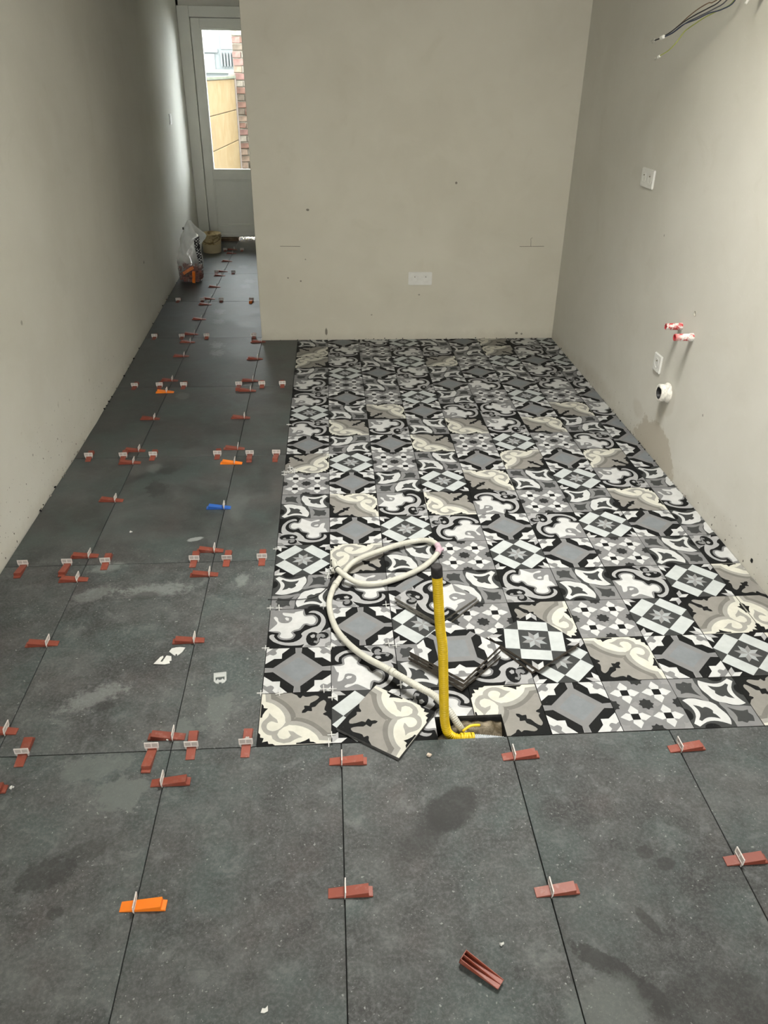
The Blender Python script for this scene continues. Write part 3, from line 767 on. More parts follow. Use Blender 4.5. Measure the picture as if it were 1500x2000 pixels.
mesh_obj('hole_mortar', bm, M_MORTAR, floor, True)

# ------------------------------------------------------------------ garden door at the end of the passage
door = tag(bpy.data.objects.new('door_1', None), kind='structure'); COL.objects.link(door); door.location = (0, YD, 0)
DL, DR = -1.118, XH + 0.03
def dpart(name, mat, boxes, bev=0.003, parent=None):
    bm = bmesh.new()
    for b in boxes: box(bm, *b)
    if bev: bevel(bm, bev)
    return mesh_obj(name, bm, mat, parent or door)
dpart('door_frame', M_PVC, [(DL, -1.012, -0.01, 0.07, 0.0, 2.05), (-1.012, DR, -0.01, 0.07, 1.962, 2.05), (DR - .07, DR, -0.01, 0.07, 0.0, 1.962), (-1.016, -0.998, 0.055, 0.070, 0.035, 1.962), (-1.012, DR - .07, 0.055, 0.070, 1.945, 1.965)])
LX0, LX1 = -1.007, DR - 0.075
GX0, GX1 = -0.925, LX1 - 0.085
dpart('door_stile', M_PVC, [(LX0, GX0, 0.005, 0.065, 0.035, 1.957)]); dpart('door_stile', M_PVC, [(GX1, LX1, 0.005, 0.065, 0.035, 1.957)])
dpart('door_rail', M_PVC, [(GX0, GX1, 0.005, 0.065, 1.878, 1.957)])
dpart('door_rail', M_PVC, [(GX0, GX1, 0.005, 0.065, 0.585, 0.668)])
dpart('door_rail', M_PVC, [(GX0, GX1, 0.005, 0.065, 0.035, 0.150)])
dpart('weather_bar', M_PVC, [(LX0 + .01, LX1 - .01, -0.008, 0.005, 0.040, 0.066)], 0.004)
dpart('door_panel', M_PVC, [(GX0, GX1, 0.025, 0.050, 0.150, 0.585)], 0)
dpart('panel_bead', M_PVC, [(GX0, GX0 + .012, 0.010, 0.025, 0.150, 0.585), (GX1 - .012, GX1, 0.010, 0.025, 0.150, 0.585), (GX0 + .012, GX1 - .012, 0.010, 0.025, 0.573, 0.585), (GX0 + .012, GX1 - .012, 0.010, 0.025, 0.150, 0.162)], 0.002)
dpart('glazing_bead', M_PVC, [(GX0, GX0 + .014, 0.010, 0.058, 0.668, 1.878), (GX1 - .014, GX1, 0.010, 0.058, 0.668, 1.878), (GX0 + .014, GX1 - .014, 0.010, 0.058, 0.668, 0.682), (GX0 + .014, GX1 - .014, 0.010, 0.058, 1.864, 1.878)], 0.002)
t = NT('clear_glass'); tr = t.n('ShaderNodeBsdfTransparent'); gl = t.n('ShaderNodeBsdfGlossy'); gl.inputs['Roughness'].default_value = 0.02
tr.inputs[0].default_value = (0.96, 0.98, 0.97, 1)
mx = t.n('ShaderNodeMixShader'); fr = t.n('ShaderNodeFresnel'); fr.inputs['IOR'].default_value = 1.35
t.link(fr.outputs[0], mx.inputs[0]); t.link(tr.outputs[0], mx.inputs[1]); t.link(gl.outputs[0], mx.inputs[2]); t.link(mx.outputs[0], t.out.inputs[0])
M_GLASS = t.m
dpart('glass_pane', M_GLASS, [(GX0 + .002, GX1 - .002, 0.030, 0.036, 0.670, 1.876)], 0)
bm = bmesh.new(); box(bm, LX1 - .06, LX1 - .03, -0.012, 0.005, 0.93, 1.13); box(bm, LX1 - .055, LX1 - .035, -0.05, -0.012, 1.05, 1.07); box(bm, LX1 - .16, LX1 - .035, -0.062, -0.046, 1.048, 1.072)
bevel(bm, 0.003); mesh_obj('door_handle', bm, M_WHITE, door)
# unfinished threshold : a brown sill board, then pale rubble in daylight
bm = bmesh.new(); box(bm, -1.10, -0.715, YD - 0.03, YD + .10, -0.004, 0.030); bevel(bm, 0.002)
tag(mesh_obj('trim_1', bm, M_WOOD), kind='structure')
bm = bmesh.new()
for i in range(240):
    crumb(bm, (random.uniform(-0.71, DR), YD + random.uniform(-0.01, 0.30), random.uniform(-.004, .012)), random.uniform(.004, .013))
tag(mesh_obj('threshold_rubble', bm, plain('pale_rubble', (0.74, 0.70, 0.62), 0.9, 0.1, 0.3, 50)), 'pale rubble lying in the gap under the garden door', 'rubble', kind='stuff')

# ------------------------------------------------------------------ yard seen through the door
bm = bmesh.new(); box(bm, -4, 4, 7.2, 19, -0.2, -0.02)
tag(mesh_obj('ground', bm, plain('yard_paving', (0.12, 0.115, 0.10), 0.9, 0.1, 0.2, 6)), kind='structure')
t = NT('tan_slab'); P = t.pos(); nz = t.noise(P, 4.5, 6.0, 0.7, 1.2); n2 = t.noise(t.mapping(P, sc=(1, 1, 0.12), kind='POINT'), 7.0, 4.0, 0.6)
c = t.mix(t.ramp(nz, 0.3, 0.7), (0.096, 0.064, 0.029), (0.120, 0.088, 0.048)); c = t.mix(t.math('MULTIPLY', t.ramp(n2, 0.55, 0.68), 0.35), c, (0.075, 0.058, 0.034))
M_TAN = t.done(c, 0.85, 0.15)
fence = thing('garden_wall', 'tan concrete slab garden wall seen through the door glass', 'garden wall', (-1.10, 7.3, 0), math.atan2(2.66, 0.19) - math.pi / 2)
FL = 2.44
for i, (z0, z1) in enumerate(((-0.02, 0.345), (0.352, 0.742), (0.749, 1.092), (1.099, 1.44))):
    bm = bmesh.new(); box(bm, -0.05, 0.0, 0.0, FL, z0, z1); bevel(bm, 0.006); mesh_obj('concrete_slab', bm, M_TAN, fence)
bm = bmesh.new(); box(bm, -0.065, 0.02, -0.02, FL + .02, 1.445, 1.475); bevel(bm, 0.004); mesh_obj('coping', bm, plain('coping_grey', (0.075, 0.078, 0.058), 0.85, 0.1, 0.2, 9), fence)
bm = bmesh.new(); box(bm, -0.07, 0.012, FL, FL + 0.07, -0.02, 1.50); bevel(bm, 0.006); mesh_obj('post', bm, plain('post_pink', (0.095, 0.078, 0.066), 0.85, 0.1, 0.2, 9), fence)
M_BRICK = []
for i, cc in enumerate(((0.088, 0.050, 0.038), (0.098, 0.070, 0.052), (0.112, 0.096, 0.078), (0.060, 0.047, 0.036), (0.095, 0.054, 0.046))):
    M_BRICK.append(plain('old_brick_%d' % i, cc, 0.9, 0.1, 0.3, 14, bump=0.4))
bw = thing('brick_wall', 'weathered red and pale brick wall beyond the tan garden wall', 'wall', (-0.935, 9.86, 0))
bm = bmesh.new(); box(bm, 0.0, 1.5, -0.006, 0.25, -0.02, 2.95); mesh_obj('mortar_bed', bm, plain('pale_mortar', (0.092, 0.082, 0.066), 0.9, 0.1, 0.25, 20), bw)
brick_me = []
for v in range(4):
    for mi in range(5):
        bm = bmesh.new(); box(bm, -0.105, 0.105, -0.02, 0.03, -0.033, 0.033)
        bevel(bm, 0.006)
        for q in bm.verts: q.co += Vector((random.uniform(-1, 1), random.uniform(-1, 1), random.uniform(-1, 1))) * 0.004
        me = bpy.data.meshes.new('brick'); bm.to_mesh(me); bm.free(); me.materials.append(M_BRICK[mi]); brick_me.append(me)
for r in range(36):
    xs = [(0.105 + k * 0.218, 1.0) for k in range(4)] if r % 2 == 0 else [(0.050, 0.48)] + [(0.214 + k * 0.218, 1.0) for k in range(3)]
    for x, w in xs:
        o = part('brick', random.choice(brick_me), bw)
        o.location = (x + random.uniform(-.004, .004), random.uniform(-.008, .006), 0.035 + r * 0.0795); o.rotation_euler = (0, random.uniform(-.03, .03), random.uniform(-.03, .03)); o.scale = (w, 1, random.uniform(.90, 1.10))
hs = thing('white_house', 'white rendered house behind the garden wall, far outside', 'building', (-2.0, 15.5, 0))
M_HW = plain('house_white', (0.084, 0.089, 0.088), 0.85, 0.1, 0.05, 2)
bm = bmesh.new(); box(bm, -2.0, 3.0, 0, 2.0, -0.02, 5.0); mesh_obj('facade', bm, M_HW, hs)
bm = bmesh.new(); box(bm, -0.35, 0.22, -0.05, 0.02, 1.80, 1.86); bevel(bm, .004); mesh_obj('window_head', bm, plain('house_trim', (0.077, 0.082, 0.081), 0.8, 0.1, 0.05, 3), hs)
for i in range(5):
    bm = bmesh.new(); box(bm, 0.27 + i * .055, 0.295 + i * .055, -0.06, 0.0, 1.58, 1.80); mesh_obj('baluster', bm, plain('baluster_grey', (0.073, 0.078, 0.076), 0.8, 0.1, 0.05, 3), hs)
bm = bmesh.new(); box(bm, -0.45, 0.60, -0.08, 0.0, 1.47, 1.53); mesh_obj('ledge', bm, plain('ledge_green', (0.090, 0.100, 0.078), 0.8, 0.1, 0.05, 3), hs)
for (x0, x1, z0, z1) in ((-0.30, 0.15, 1.50, 1.78), (0.28, 0.52, 1.86, 2.12)):
    bm = bmesh.new(); box(bm, x0, x1, -0.02, 0.01, z0, z1); f = mesh_obj('window', bm, plain('house_window', (0.085, 0.094, 0.093), 0.4, 0.3, 0.05, 3), hs)

# ------------------------------------------------------------------ tile levelling clips with wedges
def wedge_bm():
    bm = bmesh.new()
    prism(bm, [(-0.049, 0.0), (0.049, 0.0), (0.049, 0.0045), (0.0395, 0.0050), (0.0395, 0.0160), (-0.049, 0.0022)], 1, -0.0118, 0.0118)
    bmesh.ops.bevel(bm, geom=list(bm.edges), offset=0.0005, segments=1, affect='EDGES')
    return bm
def to_mesh(name, bm, mats):
    bmesh.ops.recalc_face_normals(bm, faces=bm.faces)
    me = bpy.data.meshes.new(name); bm.to_mesh(me); bm.free()
    for m in mats: me.materials.append(m)
    return me
W_ME = {k: to_mesh('wedge', wedge_bm(), [m]) for k, m in (('r', M_RED), ('o', M_ORANGE), ('b', M_BLUE), ('d', M_REDDUST))}
def clip_bm(lean=0.0):
    """plate standing in the joint: in the YZ plane, two legs and a wide head with two recesses"""
    bm = bmesh.new(); h = 0.0011
    prism(bm, [(-0.0185, 0.0248), (-0.0185, 0.0118), (-0.0155, 0.0), (-0.0125, 0.0), (-0.0125, 0.0100), (0.0125, 0.0100), (0.0125, 0.0), (0.0155, 0.0), (0.0185, 0.0118), (0.0185, 0.0248), (0.0165, 0.0278), (-0.0165, 0.0278)], 0, -h * .55, h * .55, 1)
    for (y0, y1, z0, z1) in ((-0.0183, 0.0183, 0.0252, 0.0276), (-0.0185, 0.0185, 0.0100, 0.0132), (-0.0186, -0.0158, 0.0125, 0.0255), (0.0158, 0.0186, 0.0125, 0.0255), (-0.0015, 0.0015, 0.0130, 0.0254)):
        box(bm, -h * 1.15, h * 1.15, y0, y1, z0, z1)
    return bm
C_ME = to_mesh('clip', clip_bm(), [M_CLIP, M_CLIPIN])
COLNAME = {'r': 'brick-red', 'o': 'orange', 'b': 'blue', 'd': 'dust-whitened red'}
def leveller(label, x, y, ang, off, col, group):
    root = thing('tile_leveller', label, 'tile leveller', (x, y, 0.0004), ang, group)
    c = part('clip', C_ME, root); c.rotation_euler = (random.uniform(-.03, .03), random.uniform(-.10, .10), 0)
    w = part('wedge', W_ME[col], root); w.location = (off, random.uniform(-.001, .001), 0)
    w.rotation_euler = (0, 0, random.uniform(-.05, .05))
    if col in 'ob': w['label'] = COLNAME[col] + ' plastic wedge'
    return root
ORD = ['first', 'second', 'third', 'fourth', 'fifth', 'sixth', 'seventh', 'eighth', 'ninth', 'tenth', 'eleventh', 'twelfth', 'thirteenth', 'fourteenth', 'fifteenth',
       'sixteenth', 'seventeenth', 'eighteenth', 'nineteenth', 'twentieth', 'twenty-first', 'twenty-second', 'twenty-third', 'twenty-fourth']
# joint, x, y, shift of the wedge, thick end, colour (front to back)
LONG = [
 ('B', -0.224, -0.442, 0.017, 'R', 'o'),
 ('B', -0.225, -0.109, 0.019, 'R', 'r'),
 ('A', -0.675, -0.11, 0.018, 'R', 'r'),
 ('C', 0.225, -0.435, 0.013, 'R', 'r'),
 ('C', 0.225, -0.067, 0.017, 'R', 'd'),
 ('D', 0.676, -0.458, 0.016, 'R', 'd'),
 ('D', 0.676, -0.072, 0.02, 'R', 'r'),
 ('E', 1.127, -0.408, 0.019, 'R', 'r'),
 ('E', 1.127, -0.069, 0.02, 'R', 'r'),
 ('A', -0.677, 0.088, -0.021, 'L', 'r'),
 ('A', -0.679, 0.455, -0.018, 'L', 'r'),
 ('A', -0.681, 0.803, -0.017, 'L', 'r'),
 ('A', -0.682, 0.955, -0.018, 'L', 'r'),
 ('A', -0.685, 1.378, -0.019, 'L', 'r'),
 ('A', -0.687, 1.73, -0.017, 'L', 'r'),
 ('A', -0.688, 1.86, -0.021, 'L', 'r'),
 ('A', -0.69, 2.24, -0.022, 'L', 'r'),
 ('A', -0.692, 2.616, -0.012, 'L', 'o'),
 ('A', -0.693, 2.8, -0.018, 'L', 'r'),
 ('A', -0.696, 3.233, -0.018, 'L', 'r'),
 ('A', -0.698, 3.52, -0.021, 'L', 'r'),
 ('A', -0.699, 3.694, -0.023, 'L', 'r'),
 ('A', -0.701, 4.052, -0.017, 'L', 'r'),
 ('A', -0.704, 4.454, -0.026, 'L', 'r'),
 ('A', -0.705, 4.62, -0.018, 'L', 'r'),
 ('A', -0.707, 4.996, -0.019, 'L', 'r'),
 ('A', -0.709, 5.395, -0.022, 'L', 'r'),
 ('A', -0.71, 5.55, -0.016, 'L', 'r'),
 ('A', -0.713, 5.97, -0.017, 'L', 'r'),
 ('A', -0.715, 6.315, -0.012, 'L', 'r'),
 ('A', -0.716, 6.5, -0.022, 'L', 'r'),
 ('B', -0.225, 0.045, -0.018, 'L', 'r'),
 ('B', -0.226, 0.447, -0.02, 'L', 'r'),
 ('B', -0.227, 0.813, -0.02, 'L', 'r'),
 ('B', -0.228, 0.971, -0.018, 'L', 'r'),
 ('B', -0.229, 1.297, -0.024, 'L', 'b'),
 ('B', -0.23, 1.711, -0.015, 'L', 'o'),
 ('B', -0.231, 1.865, -0.017, 'L', 'r'),
 ('B', -0.232, 2.237, -0.021, 'L', 'r'),
 ('B', -0.233, 2.624, -0.02, 'L', 'r'),
 ('B', -0.233, 2.78, -0.02, 'L', 'r'),
 ('B', -0.235, 3.17, -0.019, 'L', 'r'),
 ('B', -0.236, 3.513, -0.023, 'L', 'r'),
]
NAMEJ = {'A': 'long joint near the left wall', 'B': 'long joint beside the narrow tile strip',
         'C': 'joint running forward from the tilted cream tile', 'D': 'joint running forward from the pipe hole', 'E': 'front joint at far right'}
for j in 'ABCDE':
    rows = sorted([r for r in LONG if r[0] == j], key=lambda r: r[2])
    for i, (jj, x, y, off, side, col) in enumerate(rows):
        a = 0.0 if side == 'R' else math.pi
        o = abs(off)
        pos = ('nearest' if i == 0 else '%s from the front' % ORD[i])
        if len(rows) == 2: pos = ('nearer one', 'farther one')[i]
        leveller('%s wedge in white clip, %s, %s' % (COLNAME[col], NAMEJ[j], pos), x, y, a, o, col, 'tile levellers along the lengthwise joints')
# cross joints: row, x, thick end towards Back / Front, colour
CROSS = [
 (0, -0.605, 'B', 'r'),
 (0, -0.273, 'F', 'd'),
 (0, -0.17, 'B', 'r'),
 (0, -0.027, 'B', 'r'),
 (1, -0.9, 'F', 'r'),
 (1, -0.746, 'F', 'r'),
 (1, -0.611, 'B', 'r'),
 (1, -0.294, 'B', 'd'),
 (1, -0.176, 'B', 'r'),
 (1, -0.049, 'B', 'r'),
 (2, -0.901, 'B', 'r'),
 (2, -0.745, 'B', 'r'),
 (2, -0.611, 'B', 'r'),
 (2, -0.317, 'B', 'r'),
 (2, -0.168, 'F', 'r'),
 (2, -0.046, 'F', 'r'),
 (3, -0.885, 'B', 'r'),
 (3, -0.748, 'B', 'r'),
 (3, -0.614, 'B', 'r'),
 (3, -0.306, 'F', 'r'),
 (3, -0.176, 'B', 'r'),
 (3, -0.061, 'B', 'r'),
 (4, -0.95, 'B', 'r'),
 (4, -0.77, 'B', 'r'),
 (4, -0.608, 'B', 'r'),
 (4, -0.295, 'B', 'r'),
 (5, -0.946, 'B', 'r'),
 (5, -0.763, 'B', 'r'),
 (5, -0.619, 'B', 'r'),
 (5, -0.388, 'F', 'o'),
 (6, -0.767, 'B', 'r'),
 (6, -0.621, 'B', 'r'),
 (7, -0.8, 'B', 'r'),
 (7, -0.636, 'B', 'r'),
]
YC = [-0.0005, 0.9, 1.79, 2.70, 3.62, 4.55, 5.48, 6.45]
NAMEC = ["cross joint at the pattern's front edge", 'second cross joint from the front', 'third cross joint', 'fourth cross joint',
         "cross joint just behind the partition's corner", 'cross joint beyond the partition', 'cross joint by the plastic bag', 'cross joint nearest the door']
for r in range(8):
    rows = [q for q in CROSS if q[0] == r]
    for i, (rr, x, side, col) in enumerate(rows):
        a = math.pi / 2 if side == 'B' else -math.pi / 2
        leveller('%s wedge in white clip, %s, %s from left' % (COLNAME[col], NAMEC[r], ORD[i]), x, YC[r], a,
                 0.012 if side == 'B' else 0.026, col, 'tile levellers across the passage joints')
# hollow wedge lying upside down
bm = bmesh.new()
prof = [(-0.049, 0.0022), (0.0395, 0.0160)]
def slab(y0, y1, za):   # longitudinal wall from the sloping face up to the open side
    prism(bm, [(-0.049, 0.0), (0.0395, 0.0), (0.0395, 0.016), (-0.049, 0.0022)], 1, y0, y1)
slab(-0.0118, -0.0104, 0); slab(0.0104, 0.0118, 0); slab(-0.0006, 0.0006, 0)
prism(bm, [(-0.049, 0.0022), (0.0395, 0.0160), (0.0395, 0.0146), (-0.049, 0.0008)], 1, -0.0118, 0.0118)
box(bm, 0.0380, 0.0395, -0.0118, 0.0118, 0.0, 0.016); box(bm, -0.049, -0.0478, -0.0118, 0.0118, 0.0, 0.0022)
uw = mesh_obj('wedge', bm, M_RED)
tag(uw, 'brick-red wedge lying upside down, hollow ribbed side showing', 'tile wedge')
# thick end at back left, resting on its sloping face
slope = math.atan2(0.0138, 0.0885)
uw.matrix_world = Matrix.Translation((0.4895, -0.6215, 0.0090)) @ Matrix.Rotation(math.radians(140), 4, 'Z') @ Matrix.Rotation(-slope, 4, 'Y') @ Matrix.Rotation(math.pi, 4, 'X') @ Matrix.Translation((0, 0, -0.0091))

# snapped-off clips and scraps
def flat_piece(name, pts, th, mat, loc, rz, label, cat, tilt=(0, 0)):
    bm = bmesh.new(); prism(bm, pts, 2, 0, th); bmesh.ops.bevel(bm, geom=list(bm.edges), offset=th * .2, segments=1, affect='EDGES')
    o = mesh_obj(name, bm, mat); o.location = loc; o.rotation_euler = (tilt[0], tilt[1], rz); return tag(o, label, cat)
base_pts = [(-0.023, 0.004), (-0.016, 0.017), (-0.003, 0.019), (0.010, 0.018), (0.026, 0.014), (0.018, -0.004), (0.006, -0.016), (0.003, -0.017), (0.003, -0.009), (-0.002, -0.009), (-0.002, -0.017), (-0.010, -0.010)]
flat_piece('clip_base', base_pts, 0.002, M_PAPER, (-0.275, 0.396, 0.002), 0.05, 'white broken clip base, leaf-shaped, beside the narrow tile strip', 'clip base', (0.10, -0.06))
flat_piece('clip_base', [(-0.030, -0.016), (-0.012, 0.012), (-0.004, 0.016), (-0.003, 0.010), (-0.012, -0.008), (-0.005, -0.009), (0.004, 0.013), (0.006, 0.017), (0.020, 0.014), (0.022, -0.004), (0.015, -0.006), (0.018, -0.015), (0.002, -0.019)], 0.002, M_PAPER,
           (-0.306, 0.360, 0.0025), 0.1, 'white folded clip base lying in front of the leaf-shaped one', 'clip base', (0.12, 0.10))
bm = bmesh.new()                                     # complete clip head lying flat
for (x0, x1, y0, y1) in ((-0.0185, 0.0185, 0.010, 0.0135), (-0.0185, 0.0185, 0.0265, 0.029), (-0.0185, -0.0160, 0.0135, 0.0265), (0.0160, 0.0185, 0.0135, 0.0265)): box(bm, x0, x1, y0, y1, 0.0, 0.0028)
box(bm, -0.0165, 0.0165, 0.013, 0.027, 0.0006, 0.0014)
prism(bm, [(-0.0185, 0.012), (-0.0135, 0.012), (-0.0125, -0.006), (-0.004, -0.013), (-0.004, -0.019), (-0.012, -0.016), (-0.0185, -0.006)], 2, 0, 0.0024)
prism(bm, [(0.0185, 0.012), (0.0185, -0.006), (0.012, -0.016), (0.004, -0.019), (0.004, -0.013), (0.0125, -0.006), (0.0135, 0.012)], 2, 0, 0.0024)
prism(bm, [(-0.0125, -0.006), (-0.007, 0.003), (-0.003, -0.003), (0.003, -0.003), (0.007, 0.003), (0.0125, -0.006), (0.004, -0.013), (-0.004, -0.013)], 2, 0, 0.0018)
o = mesh_obj('broken_clip', bm, M_CLEARCLIP); o.location = (-0.127, 0.266, 0.0005); o.rotation_euler = (0, 0, 0.12)
tag(o, 'translucent clip lying flat on the narrow tile strip', 'clip')
flat_piece('paper_scrap', [(-0.008, -0.003), (-0.003, 0.004), (0.002, 0.001), (0.008, 0.005), (0.006, -0.005), (-0.002, -0.006)], 0.0015, M_PAPER, (0.066, -0.668, 0.0004), 0.3, 'tiny white scrap on the front stone tile', 'scrap')
bm = bmesh.new(); crumb(bm, (0, 0, 0.005), 0.006); crumb(bm, (0.005, 0.002, 0.003), 0.004)
o = mesh_obj('plaster_crumb', bm, M_CRUMB); o.location = (0.455, -0.058, 0); tag(o, 'small pinkish crumb on the stone tile before the pipe hole', 'crumb')
for i, (x, y, l) in enumerate(((-0.600, -0.105, 'white crumb beside the red wedge at the left edge'), (-0.24, 0.035, 'white crumb on the tile joint beside the narrow strip'), (0.545, -0.57, 'white crumb just behind the upside-down wedge'),
                               (-0.027, 0.012, 'white crumb stuck on the wedge at the pattern corner'), (-0.57, 1.12, 'white fleck on the passage tile near the left wall'))):
    bm = bmesh.new(); crumb(bm, (0, 0, 0.003), 0.0042); crumb(bm, (0.005, 0.003, 0.002), 0.0028)
    o = mesh_obj('plaster_crumb', bm, M_PAPER); o.location = (x, y, 0 if i != 3 else 0.0165); tag(o, l, 'crumb')

# white cross spacers
def cross_bm(l=0.0115, w=0.0011, h=0.0042):
    bm = bmesh.new(); box(bm, -l, l, -w, w, 0, h); box(bm, -w, w, -l, -w, 0, h); box(bm, -w, w, w, l, 0, h); return bm
SP_ME = to_mesh('spacer', cross_bm(), [M_SPACER])
def spacer(x, y, rz, label, z=0.0005, tilt=(0, 0)):
    o = bpy.data.objects.new('tile_spacer', SP_ME); COL.objects.link(o); o.location = (x, y, z); o.rotation_euler = (tilt[0], tilt[1], rz)
    tag(o, label, 'tile spacer', 'white cross spacers in the pattern joints')
EDGE = "white cross spacer on the pattern's left border"
spacer(-0.003, 0.190 + .01, 0.02, EDGE + ', first from the front', tilt=(0, 0))
spacer(-0.003, 0.400, 0.0, EDGE + ', second from the front'); spacer(-0.001, 0.606, 0.04, EDGE + ', third from the front')
spacer(-0.002, 0.972, 0.0, EDGE + ', fourth from the front'); spacer(-0.002, 2.00 + .14, 0.0, EDGE + ', farthest back')
spacer(0.050, 0.197, 0.2, 'white cross spacer between the front cream tile and diamond tile', tilt=(0.6, 0))
spacer(0.027, 0.602, 0.5, 'tilted white spacer just inside the third border spacer', tilt=(0.9, 0.4), z=0.004)
spacer(0.176, 0.600, 0.0, 'upright white spacer left of the hose bend', tilt=(1.3, 0), z=0.010)
spacer(0.201, 0.397, 0.0, 'white spacer under the hose near the diamond tiles')
spacer(0.178, 0.205, 0.1, "white spacer at the front diamond tile's right corner", tilt=(0.8, 0), z=0.006)
spacer(0.204, 0.206, 0.0, 'white spacer at the corner behind the tilted cream tile'); spacer(0.202, 0.172, 0.0, 'white spacer left of the tilted cream tile')
spacer(0.200, 0.028, 0.05, 'white spacer at the front corner, lying sideways'); spacer(0.192, -0.002, 0.0, "white spacer on the pattern's front edge", tilt=(0.7, 0), z=0.006)
spacer(0.386, 0.600, 0.1, 'white spacer behind the stacked diamond tiles', tilt=(1.0, 0), z=0.008)
spacer(0.380, 0.400, 0.3, 'white spacer in front of the star tile', tilt=(0.9, 0), z=0.007); spacer(0.404, 0.391, 0.0, 'white spacer left of the stacked diamond tiles')
spacer(0.401, 0.206, 0.5, 'white spacer standing on edge beside the hose', tilt=(1.1, 0.2), z=0.012)
spacer(0.201, 0.962, 0.05, 'white spacer by the end of the hose'); spacer(0.201, 1.768, 0.05, 'white spacer at the star tile corner far left', tilt=(0.3, 0))
spacer(0.203, 1.592, 0.02, 'white spacer between star tile and diamond tile, far left'); spacer(0.602, 3.02, 0.0, 'white spacer far back in the pattern')
for i, (x, y, rz, z, tx) in enumerate(((0.000, 1.585, 0.0, .0005, 0), (-0.001, 1.612, 0.1, .0005, .1), (0.018, 1.600, 0.4, .005, .3), (0.030, 1.612, 0.9, .006, .5), (0.024, 1.640, 0.3, .008, .8), (0.042, 1.625, 1.2, .004, .7), (0.045, 1.600, 0.2, .004, .4))):
    spacer(x, y, rz, 'white spacer in the small heap on the left border', z, (tx, 0))
for i in range(4):
    spacer(0.190 + 0.004 * i, 0.775 + 0.016 * i, 0.1 * i, 'white spacer in the pile by the black wires, %s from the front' % ORD[i], 0.001 + 0.004 * (i % 2), (0.2, 0))

# ------------------------------------------------------------------ loose tiles lying on the pattern
LOOSE = {d: pattern_mesh('loose_tile', pattern_bm(d, loose=True, thick=0.0075), M_BODY) for d in 'ABEF'}
LOOSE['E'] = pattern_mesh('loose_tile', pattern_bm('E', loose=True, thick=0.0075), M_BODYLIGHT)
LOOSE['Fd'] = pattern_mesh('loose_tile', pattern_bm('F', loose=True, thick=0.0075), M_BODYGREY)
def loose(d, x, y, z, deg, label, group=None, tilt=(0, 0)):
    o = bpy.data.objects.new('loose_tile', LOOSE[d]); COL.objects.link(o)
    o.location = (x, y, z + 0.0107); o.rotation_euler = (tilt[0], tilt[1], math.radians(deg))
    tag(o, label, 'tile', group)
loose('Fd', 0.351, 0.067, 0.0004, 144.5, 'loose taupe tile with cream scrolls lying askew at the front edge')
for i, (dx, dy, da) in enumerate(((0.004, 0.000, -3.0), (-0.003, 0.003, 1.5), (0.002, -0.003, -1.0), (0, 0, 0.5))):
    loose('A', 0.577 + dx, 0.318 + dy, 0.0005 + i * 0.0112, 47 + da, 'grey-blue diamond tile, %s in the stack behind the yellow pipe' % ('lowest', 'second from below', 'third from below', 'topmost')[i], 'loose diamond tiles stacked behind the yellow pipe')
loose('B', 0.830, 0.378, 0.0005, 33, 'lower loose star tile in the pile of two', 'two loose star tiles')
loose('B', 0.837, 0.373, 0.0117, 37, 'upper loose star tile in the pile of two', 'two loose star tiles')
loose('E', 0.563, 0.606, 0.0005, -135, 'lower loose white cloud tile beneath its twin', 'two loose cloud tiles')
loose('E', 0.556, 0.612, 0.0117, -138, 'upper loose white cloud tile behind the yellow pipe', 'two loose cloud tiles')

# ------------------------------------------------------------------ yellow gas pipe, ivory hose, conduit in the hole
pipe = thing('gas_pipe', 'yellow ribbed gas pipe standing upright out of the floor hole', 'pipe', (0.51, 0.035, 0))
def local(pts, o): return [Vector(p) - o.location for p in pts]
ax = smooth_path([(0.585, 0.028, -0.034), (0.560, 0.027, -0.032), (0.533, 0.028, -0.024), (0.516, 0.030, -0.004), (0.508, 0.033, 0.030), (0.5035, 0.034, 0.08), (0.497, 0.035, 0.18), (0.489, 0.035, 0.29), (0.480, 0.035, 0.35), (0.471, 0.035, 0.44), (0.464, 0.035, 0.515)], 0.0011)
bm = bmesh.new(); tube(bm, [p - pipe.location for p in ax], 0.014, 14, lambda i, s: 0.0118 + 0.0015 * math.sin(s * 2 * math.pi / 0.0068))
mesh_obj('ribbed_sleeve', bm, M_YELLOW, pipe)
bm = bmesh.new(); d = (ax[-1] - ax[-8]).normalized(); a0 = ax[-1] - pipe.location
tube(bm, [a0 - d * .004, a0 + d * .001, a0 + d * .012, a0 + d * .022, a0 + d * .026], 0.0152, 14, lambda i, s: (0.0140, 0.0144, 0.0142, 0.0140, 0.0122)[i])
mesh_obj('end_cap', bm, plain('pipe_cap_black', (0.022, 0.020, 0.020), 0.55, 0.3, 0.4, 70), pipe)
bm = bmesh.new()                                    # crumpled yellow tape where the sleeve meets the conduit
for i in range(5):
    x = 0.556 + i * 0.0075
    M = Matrix.Translation(Vector((x, 0.027, -0.030)) - pipe.location) @ Matrix.Rotation(math.radians(90 + random.uniform(-14, 14)), 4, 'Y') @ Matrix.Rotation(random.uniform(-.15, .15), 4, 'X')
    lathe(bm, [(0.0135, -0.004), (0.0156 + random.uniform(-.001, .001), -0.003), (0.0160 + random.uniform(-.001, .001), 0.003), (0.0135, 0.004)], 16, M)
tube(bm, local(smooth_path([(0.562, 0.044, -0.020), (0.585, 0.055, -0.012), (0.612, 0.058, -0.014)], 0.008), pipe), 0.004, 6)
mesh_obj('tape_wrap', bm, plain('tape_yellow', (0.66, 0.47, 0.02), 0.4, 0.4, 0.06, 50), pipe)
cd = smooth_path([(0.586, 0.027, -0.033), (0.615, 0.025, -0.035), (0.645, 0.022, -0.037), (0.676, 0.018, -0.040)], 0.0009)
